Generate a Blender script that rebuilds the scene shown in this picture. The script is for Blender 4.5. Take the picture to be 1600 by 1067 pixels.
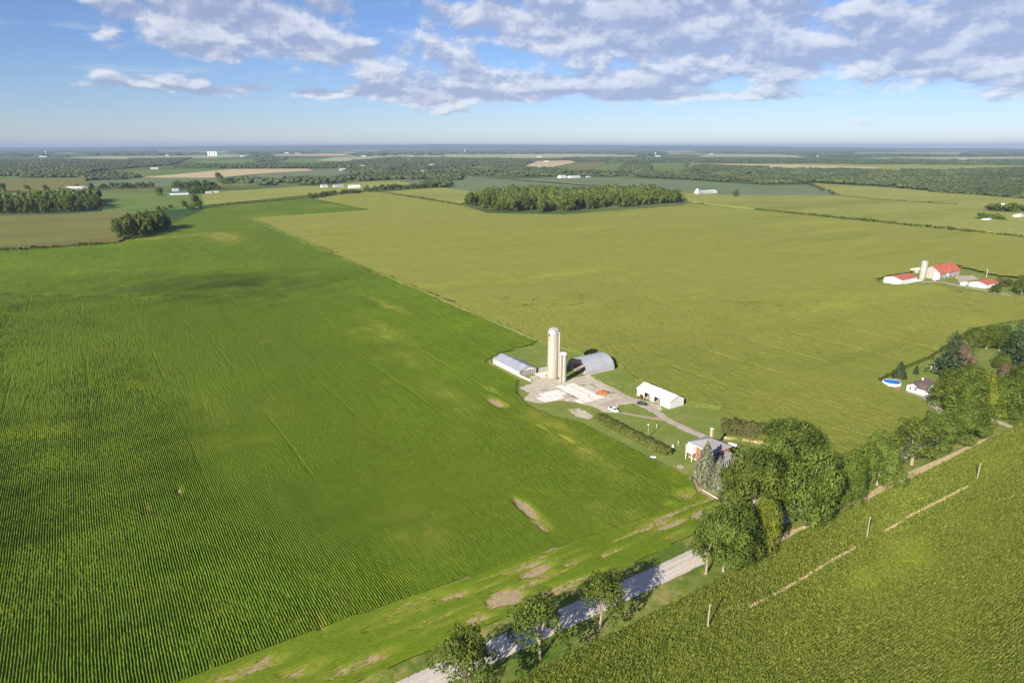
import bpy, math, random
import numpy as np
from mathutils import Vector

# ------------------------------------------------------------------ clear
for o in list(bpy.data.objects):
    bpy.data.objects.remove(o)
scene = bpy.context.scene
COL = scene.collection
R = math.radians
rng = np.random.default_rng(11)
random.seed(11)

# ------------------------------------------------------------------ camera
# X = along the country road, Y = along the crop rows, Z = up, metres.
FPX, CXP, CYP, HZ, CAMH = 1040.0, 800.0, 533.5, 229.5, 110.0
PITCH = math.atan((CYP - HZ) / FPX)
SP, CP = math.sin(PITCH), math.cos(PITCH)
UY = np.array([-0.53990603, 0.8417253])
VX = np.array([0.8417253, 0.53990603])
YAW = math.atan2(0.53990603, 0.8417253)
cd = bpy.data.cameras.new('camera')
cam = bpy.data.objects.new('camera', cd)
COL.objects.link(cam)
cam.location = (0, 0, CAMH)
cam.rotation_euler = (math.pi / 2 - PITCH, 0, -YAW)
cd.sensor_width = 36
cd.lens = 36 * FPX / 1600
cd.clip_start = 1
cd.clip_end = 150000
scene.camera = cam

# ------------------------------------------------------------------ sun, sky, exposure
SUN_EL = R(26)
SUN_AZ = R(245.7)          # clockwise from +Y
sd = bpy.data.lights.new('sun', 'SUN')
sd.energy = 4.9
sd.angle = R(0.5)
sd.color = (1.0, 0.92, 0.79)
sun = bpy.data.objects.new('sun', sd)
COL.objects.link(sun)
sun.location = (-300, -130, 400)
sdir = Vector((math.sin(SUN_AZ) * math.cos(SUN_EL), math.cos(SUN_AZ) * math.cos(SUN_EL), math.sin(SUN_EL)))
sun.rotation_euler = (-sdir).to_track_quat('-Z', 'Y').to_euler()

scene.view_settings.view_transform = 'Standard'
scene.view_settings.look = 'None'
scene.view_settings.gamma = 1
scene.view_settings.use_curve_mapping = False
scene.view_settings.exposure = 0.90
scene.cycles.max_bounces = 4
scene.cycles.diffuse_bounces = 2
scene.cycles.glossy_bounces = 2
scene.cycles.transmission_bounces = 2
scene.cycles.volume_bounces = 0

world = bpy.data.worlds.new('World')
scene.world = world
world.use_nodes = True


class G:
    """tiny node-graph helper"""
    def __init__(s, nt):
        s.nt = nt
        nt.nodes.clear()

    def n(s, t, **kw):
        nd = s.nt.nodes.new(t)
        for k, v in kw.items():
            setattr(nd, k, v)
        return nd

    def put(s, sock, v):
        if v is None:
            return
        if hasattr(v, 'links') or hasattr(v, 'is_output'):
            s.nt.links.new(v, sock)
        else:
            sock.default_value = v

    def m(s, op, a, b=None, c=None, clamp=False):
        nd = s.n('ShaderNodeMath', operation=op, use_clamp=clamp)
        for i, v in enumerate((a, b, c)):
            s.put(nd.inputs[i], v)
        return nd.outputs[0]

    def noise(s, vec, scale, detail=3, rough=0.55, dist=0.0):
        nd = s.n('ShaderNodeTexNoise')
        s.put(nd.inputs['Vector'], vec)
        nd.inputs['Scale'].default_value = scale
        nd.inputs['Detail'].default_value = detail
        nd.inputs['Roughness'].default_value = rough
        nd.inputs['Distortion'].default_value = dist
        return nd.outputs[0]

    def sm(s, x, a, b):
        nd = s.n('ShaderNodeMapRange', interpolation_type='SMOOTHSTEP')
        s.put(nd.inputs[0], x)
        s.put(nd.inputs[1], a)
        s.put(nd.inputs[2], b)
        return nd.outputs[0]

    def mix(s, fac, a, b):
        nd = s.n('ShaderNodeMix', data_type='RGBA')
        s.put(nd.inputs[0], fac)
        for sock, v in ((nd.inputs[6], a), (nd.inputs[7], b)):
            s.put(sock, (v[0], v[1], v[2], 1) if isinstance(v, tuple) else v)
        return nd.outputs[2]

    def xyz(s, x, y, z):
        nd = s.n('ShaderNodeCombineXYZ')
        for i, v in enumerate((x, y, z)):
            s.put(nd.inputs[i], v)
        return nd.outputs[0]

    def sep(s, v):
        nd = s.n('ShaderNodeSeparateXYZ')
        s.put(nd.inputs[0], v)
        return nd.outputs


def build_world():
    g = G(world.node_tree)
    tc = g.n('ShaderNodeTexCoord')
    sx, sy, sz = g.sep(tc.outputs['Generated'])
    sky = g.n('ShaderNodeTexSky', sky_type='NISHITA')
    sky.sun_disc = False
    sky.sun_elevation = SUN_EL
    sky.sun_rotation = SUN_AZ
    sky.altitude = 200
    sky.air_density = 1.0
    sky.dust_density = 0.0
    sky.ozone_density = 4.0
    # azimuth measured from the viewing direction, elevation, both in degrees
    az = g.m('MULTIPLY', g.m('ARCTAN2', sx, sy), 57.2958)
    az = g.m('SUBTRACT', az, math.degrees(YAW))
    el = g.m('MULTIPLY', g.m('ARCSINE', sz), 57.2958)
    # cloud deck: cumulus seen nearly side-on, flatter and denser towards the horizon
    elc = g.m('MAXIMUM', el, 0.0)
    vv = g.m('MULTIPLY', g.m('LOGARITHM', g.m('ADD', elc, 4.0), 2.71828), 12.0)
    wv = g.xyz(g.m('MULTIPLY', az, 0.105), g.m('MULTIPLY', vv, 0.17), 3.7)
    big = g.noise(wv, 1.0, 2, 0.5)
    fine = g.noise(wv, 2.2, 9, 0.56, 0.15)
    wv2 = g.xyz(g.m('MULTIPLY', g.m('SUBTRACT', az, 0.35), 0.105), g.m('MULTIPLY', g.m('ADD', vv, 0.65), 0.17), 3.7)
    fine2 = g.noise(wv2, 2.2, 9, 0.56, 0.15)
    streak = g.noise(g.xyz(g.m('MULTIPLY', az, 0.05), g.m('MULTIPLY', vv, 0.5), 9.1), 1.6, 7, 0.6)

    def blob(a0, e0, ra, re, k):
        da = g.m('DIVIDE', g.m('SUBTRACT', az, a0), ra)
        de = g.m('DIVIDE', g.m('SUBTRACT', el, e0), re)
        r2 = g.m('ADD', g.m('MULTIPLY', da, da), g.m('MULTIPLY', de, de))
        return g.m('MULTIPLY', g.m('EXPONENT', g.m('MULTIPLY', r2, -1.0)), k)
    bias = None
    for b in [(-20.5, 9.2, 8.5, 2.4, 0.26), (-12.0, 7.0, 8.0, 0.9, 0.16), (-20, 4.0, 12.0, 0.6, 0.26),
              (8.0, 9.6, 15.0, 2.8, 0.26), (26.0, 5.8, 16.0, 1.5, 0.20), (30.0, 8.0, 15.0, 3.4, 0.24), (14.0, 4.9, 7.0, 0.8, 0.17),
              (-5.0, 5.2, 9.0, 0.9, 0.13), (-14.0, 10.3, 1.8, 0.9, 0.16),
              (-10.5, 12.5, 3.6, 3.0, -0.30), (-24, 5.6, 9.0, 0.5, -0.12), (-5, 3.9, 10.0, 0.6, 0.24), (15, 3.8, 9.0, 0.5, 0.24), (-29, 4.8, 4.0, 0.6, 0.12), (-2.0, 7.0, 2.6, 0.8, -0.10),
              (3.5, 6.2, 2.6, 0.9, -0.10), (-36, 9.0, 7.0, 4.0, -0.02)]:
        v = blob(*b)
        bias = v if bias is None else g.m('ADD', bias, v)
    # the field of view shows about half cover: the same mean cover goes on all round
    base = g.m('ADD', g.m('MULTIPLY', big, 0.45), g.m('MULTIPLY', fine, 0.95))
    dens = g.m('ADD', base, bias)
    low = g.sm(g.m('ADD', el, g.m('MULTIPLY', g.m('SUBTRACT', big, 0.5), 7.0)), 1.6, 4.4)
    dens = g.m('SUBTRACT', dens, g.m('MULTIPLY', g.m('SUBTRACT', 1.0, low), 0.22))
    cover = g.sm(dens, 0.70, 0.86)
    # light tops, blue-grey undersides
    lit = g.sm(g.m('ADD', g.m('MULTIPLY', g.m('SUBTRACT', fine, fine2), 2.0), g.m('MULTIPLY', streak, 0.36)), 0.02, 0.46)
    thick = g.sm(dens, 0.82, 1.15)
    lit = g.m('MULTIPLY', lit, g.m('SUBTRACT', 1.0, g.m('MULTIPLY', thick, 0.45)))
    K = 8.2
    cc = g.mix(lit, (0.40 * K, 0.46 * K, 0.66 * K), (0.94 * K, 0.95 * K, 1.0 * K))
    thin = g.sm(streak, 0.50, 0.75)
    thin = g.m('MULTIPLY', thin, g.m('MULTIPLY', low, 0.30))
    cov = g.m('MAXIMUM', g.m('MULTIPLY', cover, 0.80), thin)
    up = g.sm(el, -1.0, 0.0)
    cov = g.m('MULTIPLY', cov, up)
    tn = g.n('ShaderNodeMix', data_type='RGBA', blend_type='MULTIPLY')
    tn.inputs[0].default_value = 1.0
    g.put(tn.inputs[6], sky.outputs[0])
    tn.inputs[7].default_value = (0.76, 0.82, 1.06, 1)
    col = g.mix(cov, tn.outputs[2], cc)
    bg = g.n('ShaderNodeBackground')
    g.put(bg.inputs[0], col)
    bg.inputs[1].default_value = 0.062
    out = g.n('ShaderNodeOutputWorld')
    g.put(out.inputs[0], bg.outputs[0])


build_world()


# ------------------------------------------------------------------ pixel -> ground helpers
def P(px, py, z=0.0):
    """ground point whose place in the photograph is (px, py)"""
    a = CYP - py
    r = (px - CXP, FPX * CP + a * SP, -FPX * SP + a * CP)
    t = (z - CAMH) / r[2]
    q = np.array([r[0] * t, r[1] * t])
    return np.array([q @ VX, q @ UY])


def depth(x, y, z=0.0):
    q = x * VX + y * UY
    return q[1] * CP - (z - CAMH) * SP


def proj(x, y, z=0.0):
    q = x * VX + y * UY
    d = z - CAMH
    fw = q[1] * CP - d * SP
    return CXP + FPX * q[0] / fw, CYP - FPX * (q[1] * SP + d * CP) / fw


def height_to(x, y, py):
    q = x * VX + y * UY
    k = (CYP - py) / FPX
    return (k * q[1] * CP - q[1] * SP) / (CP + k * SP) + CAMH


def poly(pts):
    return np.array([P(*p) for p in pts])


def inside(x, y, pg):
    x = np.asarray(x, float)
    y = np.asarray(y, float)
    r = np.zeros(x.shape, bool)
    n = len(pg)
    j = n - 1
    for i in range(n):
        xi, yi = pg[i]
        xj, yj = pg[j]
        if yi != yj:
            c = ((yi > y) != (yj > y)) & (x < (xj - xi) * (y - yi) / (yj - yi) + xi)
            r ^= c
        j = i
    return r


_lat = {}


def vnoise(x, y, s=1.0, seed=0):
    """smooth value noise 0..1 with feature size s"""
    if seed not in _lat:
        _lat[seed] = np.random.default_rng(seed + 77).random((257, 257))
    L = _lat[seed]
    x = np.asarray(x, float) / s + 1000.3
    y = np.asarray(y, float) / s + 1000.7
    xi = np.floor(x).astype(int)
    yi = np.floor(y).astype(int)
    fx = x - xi
    fy = y - yi
    fx = fx * fx * (3 - 2 * fx)
    fy = fy * fy * (3 - 2 * fy)
    a = L[xi % 256, yi % 256]
    b = L[(xi + 1) % 256, yi % 256]
    c = L[xi % 256, (yi + 1) % 256]
    d = L[(xi + 1) % 256, (yi + 1) % 256]
    return (a * (1 - fx) + b * fx) * (1 - fy) + (c * (1 - fx) + d * fx) * fy


def sstep(x, a, b):
    t = np.clip((x - a) / (b - a), 0, 1)
    return t * t * (3 - 2 * t)


# ------------------------------------------------------------------ object helpers
def tag(o, label=None, cat=None, group=None, kind=None):
    if label:
        o['label'] = label
    if cat:
        o['category'] = cat
    if group:
        o['group'] = group
    if kind:
        o['kind'] = kind
    return o


def link(name, me, mat=None, parent=None):
    if mat is not None and not me.materials:
        me.materials.append(mat)
    o = bpy.data.objects.new(name, me)
    COL.objects.link(o)
    if parent is not None:
        o.parent = parent
    return o


def empty(name, x, y, z=0.0, rz=0.0):
    o = bpy.data.objects.new(name, None)
    COL.objects.link(o)
    o.location = (x, y, z)
    o.rotation_euler = (0, 0, rz)
    o.empty_display_size = 0.3
    return o


def np_mesh(name, V, F, smooth=False):
    """V (n,3), F (m,3|4) arrays"""
    V = np.asarray(V, np.float32)
    F = np.asarray(F, np.int32)
    me = bpy.data.meshes.new(name)
    me.vertices.add(len(V))
    me.vertices.foreach_set('co', V.ravel())
    k = F.shape[1]
    me.loops.add(F.size)
    me.loops.foreach_set('vertex_index', F.ravel())
    me.polygons.add(len(F))
    me.polygons.foreach_set('loop_start', np.arange(0, F.size, k, dtype=np.int32))
    me.polygons.foreach_set('loop_total', np.full(len(F), k, np.int32))
    if smooth:
        me.polygons.foreach_set('use_smooth', np.ones(len(F), bool))
    me.update(calc_edges=True)
    me.validate()
    return me


class MB:
    def __init__(s):
        s.v = []
        s.f = []

    def box(s, x0, x1, y0, y1, z0, z1):
        b = len(s.v)
        s.v += [(x0, y0, z0), (x1, y0, z0), (x1, y1, z0), (x0, y1, z0), (x0, y0, z1), (x1, y0, z1), (x1, y1, z1), (x0, y1, z1)]
        s.f += [tuple(b + i for i in q) for q in ((0, 3, 2, 1), (4, 5, 6, 7), (0, 1, 5, 4), (1, 2, 6, 5), (2, 3, 7, 6), (3, 0, 4, 7))]
        return s

    def hull8(s, lo, hi):
        b = len(s.v)
        s.v += [tuple(p) for p in lo] + [tuple(p) for p in hi]
        s.f += [tuple(b + i for i in q) for q in ((0, 3, 2, 1), (4, 5, 6, 7), (0, 1, 5, 4), (1, 2, 6, 5), (2, 3, 7, 6), (3, 0, 4, 7))]
        return s

    def prism(s, prof, t0, t1, axis):
        """profile of (a, z) swept along axis 'x' or 'y' from t0 to t1"""
        b = len(s.v)
        n = len(prof)
        for t in (t0, t1):
            for a, z in prof:
                s.v.append((t, a, z) if axis == 'x' else (a, t, z))
        s.f.append(tuple(b + i for i in range(n)))
        s.f.append(tuple(b + n + i for i in reversed(range(n))))
        for i in range(n):
            j = (i + 1) % n
            s.f.append((b + i, b + n + i, b + n + j, b + j))
        return s

    def lathe(s, cx, cy, prof, n=24, a0=0.0, a1=2 * math.pi):
        b = len(s.v)
        full = abs(a1 - a0 - 2 * math.pi) < 1e-6
        m = n if full else n + 1
        for r, z in prof:
            for i in range(m):
                a = a0 + (a1 - a0) * i / n
                s.v.append((cx + r * math.cos(a), cy + r * math.sin(a), z))
        for k in range(len(prof) - 1):
            for i in range(n):
                j = (i + 1) % m
                s.f.append((b + k * m + i, b + k * m + j, b + (k + 1) * m + j, b + (k + 1) * m + i))
        return s

    def tube(s, pts, rads, n=6, cap=True):
        b = len(s.v)
        for i, p in enumerate(pts):
            p = Vector(p)
            d = (Vector(pts[min(i + 1, len(pts) - 1)]) - Vector(pts[max(i - 1, 0)])).normalized()
            up = Vector((0, 0, 1)) if abs(d.z) < 0.9 else Vector((1, 0, 0))
            a = d.cross(up).normalized()
            c = d.cross(a).normalized()
            for k in range(n):
                t = 2 * math.pi * k / n
                q = p + (a * math.cos(t) + c * math.sin(t)) * rads[i]
                s.v.append(tuple(q))
        for i in range(len(pts) - 1):
            for k in range(n):
                j = (k + 1) % n
                s.f.append((b + i * n + k, b + i * n + j, b + (i + 1) * n + j, b + (i + 1) * n + k))
        if cap:
            s.f.append(tuple(b + k for k in range(n)))
            s.f.append(tuple(b + (len(pts) - 1) * n + k for k in reversed(range(n))))
        return s

    def face(s, pts):
        b = len(s.v)
        s.v += [tuple(p) for p in pts]
        s.f.append(tuple(range(b, b + len(pts))))
        return s

    def mesh(s, name, smooth=False, fix=True):
        me = bpy.data.meshes.new(name)
        me.from_pydata(s.v, [], s.f)
        if fix:
            import bmesh
            bm = bmesh.new()
            bm.from_mesh(me)
            bmesh.ops.recalc_face_normals(bm, faces=bm.faces)
            bm.to_mesh(me)
            bm.free()
        if smooth:
            for p in me.polygons:
                p.use_smooth = True
        me.update()
        return me

    def build(s, name, mat, parent=None, smooth=False):
        return link(name, s.mesh(name, smooth), mat, parent)


# ------------------------------------------------------------------ materials
MATS = {}


def material(name, cols, scale=1.0, detail=4, rough=0.8, bump=0.0, bscale=None, stretch=(1, 1, 1), extra=None,
             metal=0.0, spec=0.3, island=0.0, objvar=0.0, transl=0.0, world_co=True, tint=None):
    """noise-mixed colour on real geometry; cols = list of 2..3 linear colours"""
    mt = bpy.data.materials.new(name)
    mt.use_nodes = True
    g = G(mt.node_tree)
    if world_co:
        co = g.n('ShaderNodeNewGeometry').outputs['Position']
    else:
        co = g.n('ShaderNodeTexCoord').outputs['Object']
    mp = g.n('ShaderNodeMapping')
    g.put(mp.inputs[0], co)
    mp.inputs['Scale'].default_value = stretch
    vec = mp.outputs[0]
    f = g.noise(vec, scale, detail, 0.6)
    f = g.sm(f, 0.28, 0.72)
    if island:
        gi = g.n('ShaderNodeNewGeometry')
        r = g.m('SUBTRACT', gi.outputs['Random Per Island'], 0.5)
        f = g.m('ADD', f, g.m('MULTIPLY', r, island), clamp=True)
    if objvar:
        oi = g.n('ShaderNodeObjectInfo')
        r = g.m('SUBTRACT', oi.outputs['Random'], 0.5)
        f = g.m('ADD', f, g.m('MULTIPLY', r, objvar), clamp=True)
    col = g.mix(f, cols[0], cols[1])
    if len(cols) > 2:
        f2 = g.sm(g.noise(vec, scale * 0.23, 4, 0.6), 0.42, 0.72)
        col = g.mix(f2, col, cols[2])
    if tint:                                   # slower colour drift: (scale, colour, lo, hi[, stretch])
        for t in tint:
            tv = vec
            if len(t) > 4:
                m2 = g.n('ShaderNodeMapping')
                g.put(m2.inputs[0], co)
                m2.inputs['Scale'].default_value = t[4]
                tv = m2.outputs[0]
            ft = g.sm(g.noise(tv, t[0], 4, 0.68), t[2], t[3])
            col = g.mix(ft, col, t[1])
    bs = g.n('ShaderNodeBsdfPrincipled')
    bs.inputs['Roughness'].default_value = rough
    bs.inputs['Metallic'].default_value = metal
    bs.inputs['Specular IOR Level'].default_value = spec
    if extra:
        col = extra(g, co, col)
    g.put(bs.inputs['Base Color'], col)
    if bump:
        bn = g.n('ShaderNodeBump')
        bn.inputs['Strength'].default_value = 1.0
        bn.inputs['Distance'].default_value = bump
        g.put(bn.inputs['Height'], g.noise(vec, bscale or scale * 3, 4, 0.65))
        g.put(bs.inputs['Normal'], bn.outputs[0])
    sh = bs.outputs[0]
    if transl:
        tr = g.n('ShaderNodeBsdfTranslucent')
        g.put(tr.inputs[0], col)
        mx = g.n('ShaderNodeMixShader')
        mx.inputs[0].default_value = transl
        g.put(mx.inputs[1], sh)
        g.put(mx.inputs[2], tr.outputs[0])
        sh = mx.outputs[0]
    out = g.n('ShaderNodeOutputMaterial')
    g.put(out.inputs[0], sh)
    MATS[name] = mt
    return mt


def attr_mix(attr, color, k=1.0):
    def fn(g, co, col):
        a = g.n('ShaderNodeAttribute')
        a.attribute_name = attr
        return g.mix(g.m('MULTIPLY', a.outputs['Fac'], k, clamp=True), col, color)
    return fn


def two_attr(a1, c1, a2, c2):
    f1, f2 = attr_mix(a1, c1), attr_mix(a2, c2)
    return lambda g, co, col: f2(g, co, f1(g, co, col))


def ribs(axis, period, col2, w=0.25):
    """lines where sheet-metal panels overlap"""
    def fn(g, co, col):
        tc = g.n('ShaderNodeTexCoord').outputs['Object']
        c = g.sep(tc)[axis]
        fr = g.m('FRACT', g.m('DIVIDE', c, period))
        return g.mix(g.m('MULTIPLY', g.m('LESS_THAN', fr, w), 0.6), col, col2)
    return fn


# ground cover
M_ground = material('far_farmland', [(0.085, 0.120, 0.032), (0.140, 0.170, 0.055), (0.16, 0.16, 0.06)], 0.004, 4, 0.95, spec=0.03,
                    tint=[(0.0011, (0.045, 0.085, 0.030), 0.45, 0.62)])
M_soil = material('dry_soil', [(0.29, 0.215, 0.115), (0.40, 0.31, 0.18)], 0.6, 6, 0.95, 0.05, 4)
SOYK = dict(tint=[(0.022, (0.215, 0.250, 0.017), 0.56, 0.80), (0.05, (0.078, 0.120, 0.011), 0.54, 0.8, (1, 0.14, 1)),
                  (0.0085, (0.120, 0.186, 0.013), 0.44, 0.66), (0.35, (0.150, 0.212, 0.018), 0.56, 0.76)],
            extra=attr_mix('yellowing', (0.30, 0.285, 0.05)), spec=0.05)
M_soy = material('soybean_leaves', [(0.073, 0.120, 0.008), (0.140, 0.202, 0.017)], 2.2, 4, 0.8, transl=0.10, **SOYK)
M_soyfar = material('soybean_leaves_distant', [(0.070, 0.114, 0.008), (0.130, 0.186, 0.016)], 0.9, 5, 0.85, **SOYK)
M_corn = material('green_corn_leaves', [(0.095, 0.122, 0.015), (0.170, 0.200, 0.028)], 1.4, 4, 0.8, 0.0,
                  tint=[(0.022, (0.190, 0.230, 0.022), 0.56, 0.80), (0.06, (0.085, 0.112, 0.02), 0.52, 0.78)],
                  extra=attr_mix('yellowing', (0.27, 0.30, 0.030), 0.8), spec=0.08, transl=0.12)
M_blade = material('corn_blades', [(0.125, 0.165, 0.021), (0.262, 0.300, 0.054)], 1.0, 3, 0.7, island=0.9,
                   tint=[(0.022, (0.190, 0.230, 0.022), 0.56, 0.80)], spec=0.12, transl=0.25)
M_tassel = material('tasselled_corn', [(0.195, 0.212, 0.032), (0.325, 0.330, 0.072)], 0.8, 5, 0.85, 0.0,
                    tint=[(0.012, (0.345, 0.345, 0.054), 0.50, 0.78, (0.25, 1, 1)), (0.03, (0.176, 0.208, 0.032), 0.50, 0.78, (0.10, 1, 1)), (0.3, (0.198, 0.224, 0.036), 0.54, 0.75),
                          (0.004, (0.265, 0.277, 0.052), 0.45, 0.7)], spec=0.05, transl=0.1,
                    extra=attr_mix('greenness', (0.140, 0.172, 0.024), 0.6))
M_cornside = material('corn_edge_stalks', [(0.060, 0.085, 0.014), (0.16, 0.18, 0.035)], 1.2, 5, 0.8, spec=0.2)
M_olive = material('ripening_crop', [(0.140, 0.150, 0.036), (0.200, 0.200, 0.058)], 0.5, 5, 0.85, spec=0.05,
                   tint=[(0.01, (0.145, 0.12, 0.045), 0.45, 0.7, (0.2, 1, 1))])
M_teal = material('blue_green_beans', [(0.130, 0.170, 0.078), (0.170, 0.205, 0.100)], 0.2, 5, 0.85, spec=0.05,
                  tint=[(0.008, (0.115, 0.155, 0.075), 0.45, 0.7)])
M_meadow = material('bright_hay', [(0.115, 0.175, 0.036), (0.165, 0.220, 0.055)], 0.1, 5, 0.85, spec=0.05,
                    tint=[(0.006, (0.065, 0.135, 0.03), 0.45, 0.7)])
M_yfield = material('yellow_corn_far', [(0.215, 0.235, 0.050), (0.305, 0.310, 0.080)], 0.1, 5, 0.85, spec=0.05,
                    tint=[(0.004, (0.19, 0.205, 0.04), 0.45, 0.7, (0.3, 1, 1))])
M_stubble = material('wheat_stubble', [(0.43, 0.32, 0.17), (0.50, 0.385, 0.22)], 0.05, 5, 0.9,
                     tint=[(0.004, (0.40, 0.36, 0.18), 0.5, 0.7)])
M_pale = material('pale_far_field', [(0.27, 0.29, 0.13), (0.36, 0.36, 0.18)], 0.01, 4, 0.9)
M_lawn = material('mown_grass', [(0.118, 0.170, 0.028), (0.210, 0.255, 0.056), (0.25, 0.235, 0.075)], 0.9, 6, 0.95, 0.05, 4, spec=0.05,
                  tint=[(0.05, (0.150, 0.200, 0.036), 0.45, 0.65), (0.25, (0.24, 0.21, 0.075), 0.58, 0.75)])
M_verge = material('verge_grass', [(0.105, 0.150, 0.022), (0.215, 0.240, 0.050), (0.30, 0.255, 0.09)], 1.1, 6, 0.95, spec=0.05,
                   tint=[(0.045, (0.085, 0.14, 0.02), 0.45, 0.65)])
M_drygrass = material('dry_grass', [(0.42, 0.325, 0.18), (0.54, 0.43, 0.26)], 0.8, 5, 0.95, spec=0.03,
                      tint=[(0.12, (0.16, 0.19, 0.04), 0.52, 0.68)])
M_gravel = material('pale_gravel', [(0.45, 0.395, 0.33), (0.56, 0.50, 0.43)], 0.9, 6, 0.95, 0.02, 12,
                    tint=[(0.16, (0.39, 0.35, 0.30), 0.5, 0.72, (0.12, 1, 1))],
                    extra=attr_mix('wheel_wear', (0.62, 0.56, 0.485), 0.8))
M_drive = material('driveway_gravel', [(0.36, 0.305, 0.235), (0.46, 0.40, 0.32)], 0.8, 6, 0.95, 0.02, 10,
                   tint=[(0.2, (0.30, 0.25, 0.18), 0.5, 0.75)])
M_yard = material('farmyard_dirt', [(0.42, 0.36, 0.26), (0.55, 0.49, 0.385)], 0.35, 6, 0.95, 0.04, 5,
                  tint=[(0.13, (0.16, 0.17, 0.04), 0.54, 0.68), (0.4, (0.34, 0.26, 0.165), 0.54, 0.74)])
M_conc = material('old_concrete', [(0.64, 0.59, 0.51), (0.78, 0.74, 0.67)], 0.45, 6, 0.9, 0.01, 8,
                  tint=[(0.3, (0.44, 0.36, 0.26), 0.56, 0.78)])
M_concw = material('concrete_wall', [(0.42, 0.38, 0.32), (0.52, 0.48, 0.42)], 0.8, 6, 0.9)
M_stave = material('silo_concrete', [(0.36, 0.33, 0.27), (0.45, 0.42, 0.355)], 0.5, 5, 0.9, stretch=(1, 1, 0.18),
                   tint=[(0.35, (0.32, 0.27, 0.21), 0.5, 0.8, (1, 1, 0.06))])
M_galv = material('galvanised_steel', [(0.42, 0.44, 0.47), (0.55, 0.57, 0.60)], 0.7, 4, 0.42, metal=0.55)
M_hoop = material('steel_hoop', [(0.25, 0.22, 0.18), (0.32, 0.28, 0.22)], 1, 3, 0.6)
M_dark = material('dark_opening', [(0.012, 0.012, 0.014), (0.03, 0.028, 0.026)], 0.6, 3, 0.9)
M_glass = material('window_glass', [(0.02, 0.025, 0.03), (0.035, 0.04, 0.05)], 0.4, 2, 0.12, spec=0.6)
M_white = material('white_siding', [(0.70, 0.70, 0.70), (0.80, 0.80, 0.79)], 0.4, 4, 0.55, extra=None)
M_whiteu = material('white_steel_cladding', [(0.72, 0.72, 0.73), (0.80, 0.80, 0.80)], 0.4, 4, 0.5,
                    extra=ribs(1, 0.9, (0.6, 0.6, 0.6), 0.14))
M_farw = material('far_pale_walls', [(0.42, 0.43, 0.44), (0.66, 0.66, 0.65)], 0.01, 3, 0.8)
M_trim = material('white_trim', [(0.74, 0.73, 0.70), (0.80, 0.80, 0.78)], 1, 3, 0.6)
M_groof = material('grey_steel_roof', [(0.36, 0.38, 0.41), (0.46, 0.48, 0.52)], 0.35, 5, 0.45, metal=0.25,
                   extra=ribs(1, 1.0, (0.26, 0.27, 0.30), 0.12))
M_gwall = material('grey_steel_wall', [(0.50, 0.51, 0.53), (0.60, 0.61, 0.62)], 0.5, 5, 0.55,
                   extra=ribs(1, 1.0, (0.38, 0.38, 0.40), 0.14))
M_wroof = material('white_steel_roof', [(0.66, 0.66, 0.66), (0.76, 0.76, 0.75)], 0.4, 5, 0.45,
                   extra=ribs(1, 0.9, (0.56, 0.56, 0.57), 0.12))
M_arch = material('corrugated_arch_steel', [(0.43, 0.44, 0.46), (0.53, 0.54, 0.56)], 0.4, 5, 0.45, metal=0.25,
                  extra=ribs(0, 0.75, (0.30, 0.31, 0.34), 0.25))
M_shingle = material('grey_shingles', [(0.25, 0.24, 0.24), (0.34, 0.325, 0.32)], 1.5, 5, 0.9)
M_bshingle = material('brown_shingles', [(0.105, 0.07, 0.065), (0.16, 0.115, 0.105)], 1.2, 5, 0.9)
M_rroof = material('red_steel_roof', [(0.40, 0.10, 0.055), (0.50, 0.15, 0.085)], 0.3, 5, 0.5)
M_groof2 = material('green_steel_roof', [(0.04, 0.15, 0.13), (0.06, 0.20, 0.17)], 0.1, 3, 0.5)
M_brick = material('red_brick', [(0.235, 0.085, 0.048), (0.34, 0.135, 0.080)], 3.0, 6, 0.9)
M_cbrick = material('buff_chimney_brick', [(0.40, 0.31, 0.17), (0.50, 0.41, 0.25)], 2.0, 4, 0.9)
M_barnw = material('weathered_barn_boards', [(0.33, 0.30, 0.28), (0.44, 0.40, 0.38)], 0.6, 5, 0.9, stretch=(3, 3, 0.3))
M_stone = material('barn_stone', [(0.36, 0.32, 0.27), (0.48, 0.44, 0.39)], 1.5, 5, 0.9)
M_wood = material('bare_wood', [(0.30, 0.23, 0.15), (0.40, 0.32, 0.22)], 1, 4, 0.85)
M_pole = material('weathered_pole', [(0.30, 0.26, 0.19), (0.40, 0.35, 0.27)], 2, 4, 0.9, stretch=(3, 3, 0.3))
M_deck = material('red_brown_deck', [(0.34, 0.17, 0.09), (0.44, 0.25, 0.15)], 0.8, 4, 0.85)
M_poolw = material('pool_water', [(0.015, 0.17, 0.52), (0.025, 0.22, 0.60)], 0.8, 3, 0.15, spec=0.5)
M_black = material('black_paint', [(0.012, 0.012, 0.014), (0.02, 0.02, 0.023)], 1, 2, 0.25, spec=0.6)
M_carw = material('white_car_paint', [(0.75, 0.75, 0.75), (0.80, 0.80, 0.80)], 1, 2, 0.3, spec=0.6)
M_tyre = material('tyre_rubber', [(0.015, 0.015, 0.015), (0.03, 0.03, 0.03)], 3, 2, 0.9)
M_rim = material('wheel_rim', [(0.35, 0.35, 0.36), (0.45, 0.45, 0.46)], 3, 2, 0.4, metal=0.6)
M_red = material('red_paint', [(0.32, 0.07, 0.035), (0.42, 0.12, 0.06)], 2, 3, 0.5)
M_rust = material('rusty_scrap', [(0.30, 0.10, 0.03), (0.46, 0.19, 0.06)], 0.9, 5, 0.9)
M_bark = material('grey_bark', [(0.27, 0.22, 0.165), (0.40, 0.34, 0.265)], 1.5, 5, 0.9, stretch=(2, 2, 0.5))
M_bark2 = material('conifer_bark', [(0.16, 0.115, 0.08), (0.23, 0.17, 0.12)], 1.5, 4, 0.9)

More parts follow.
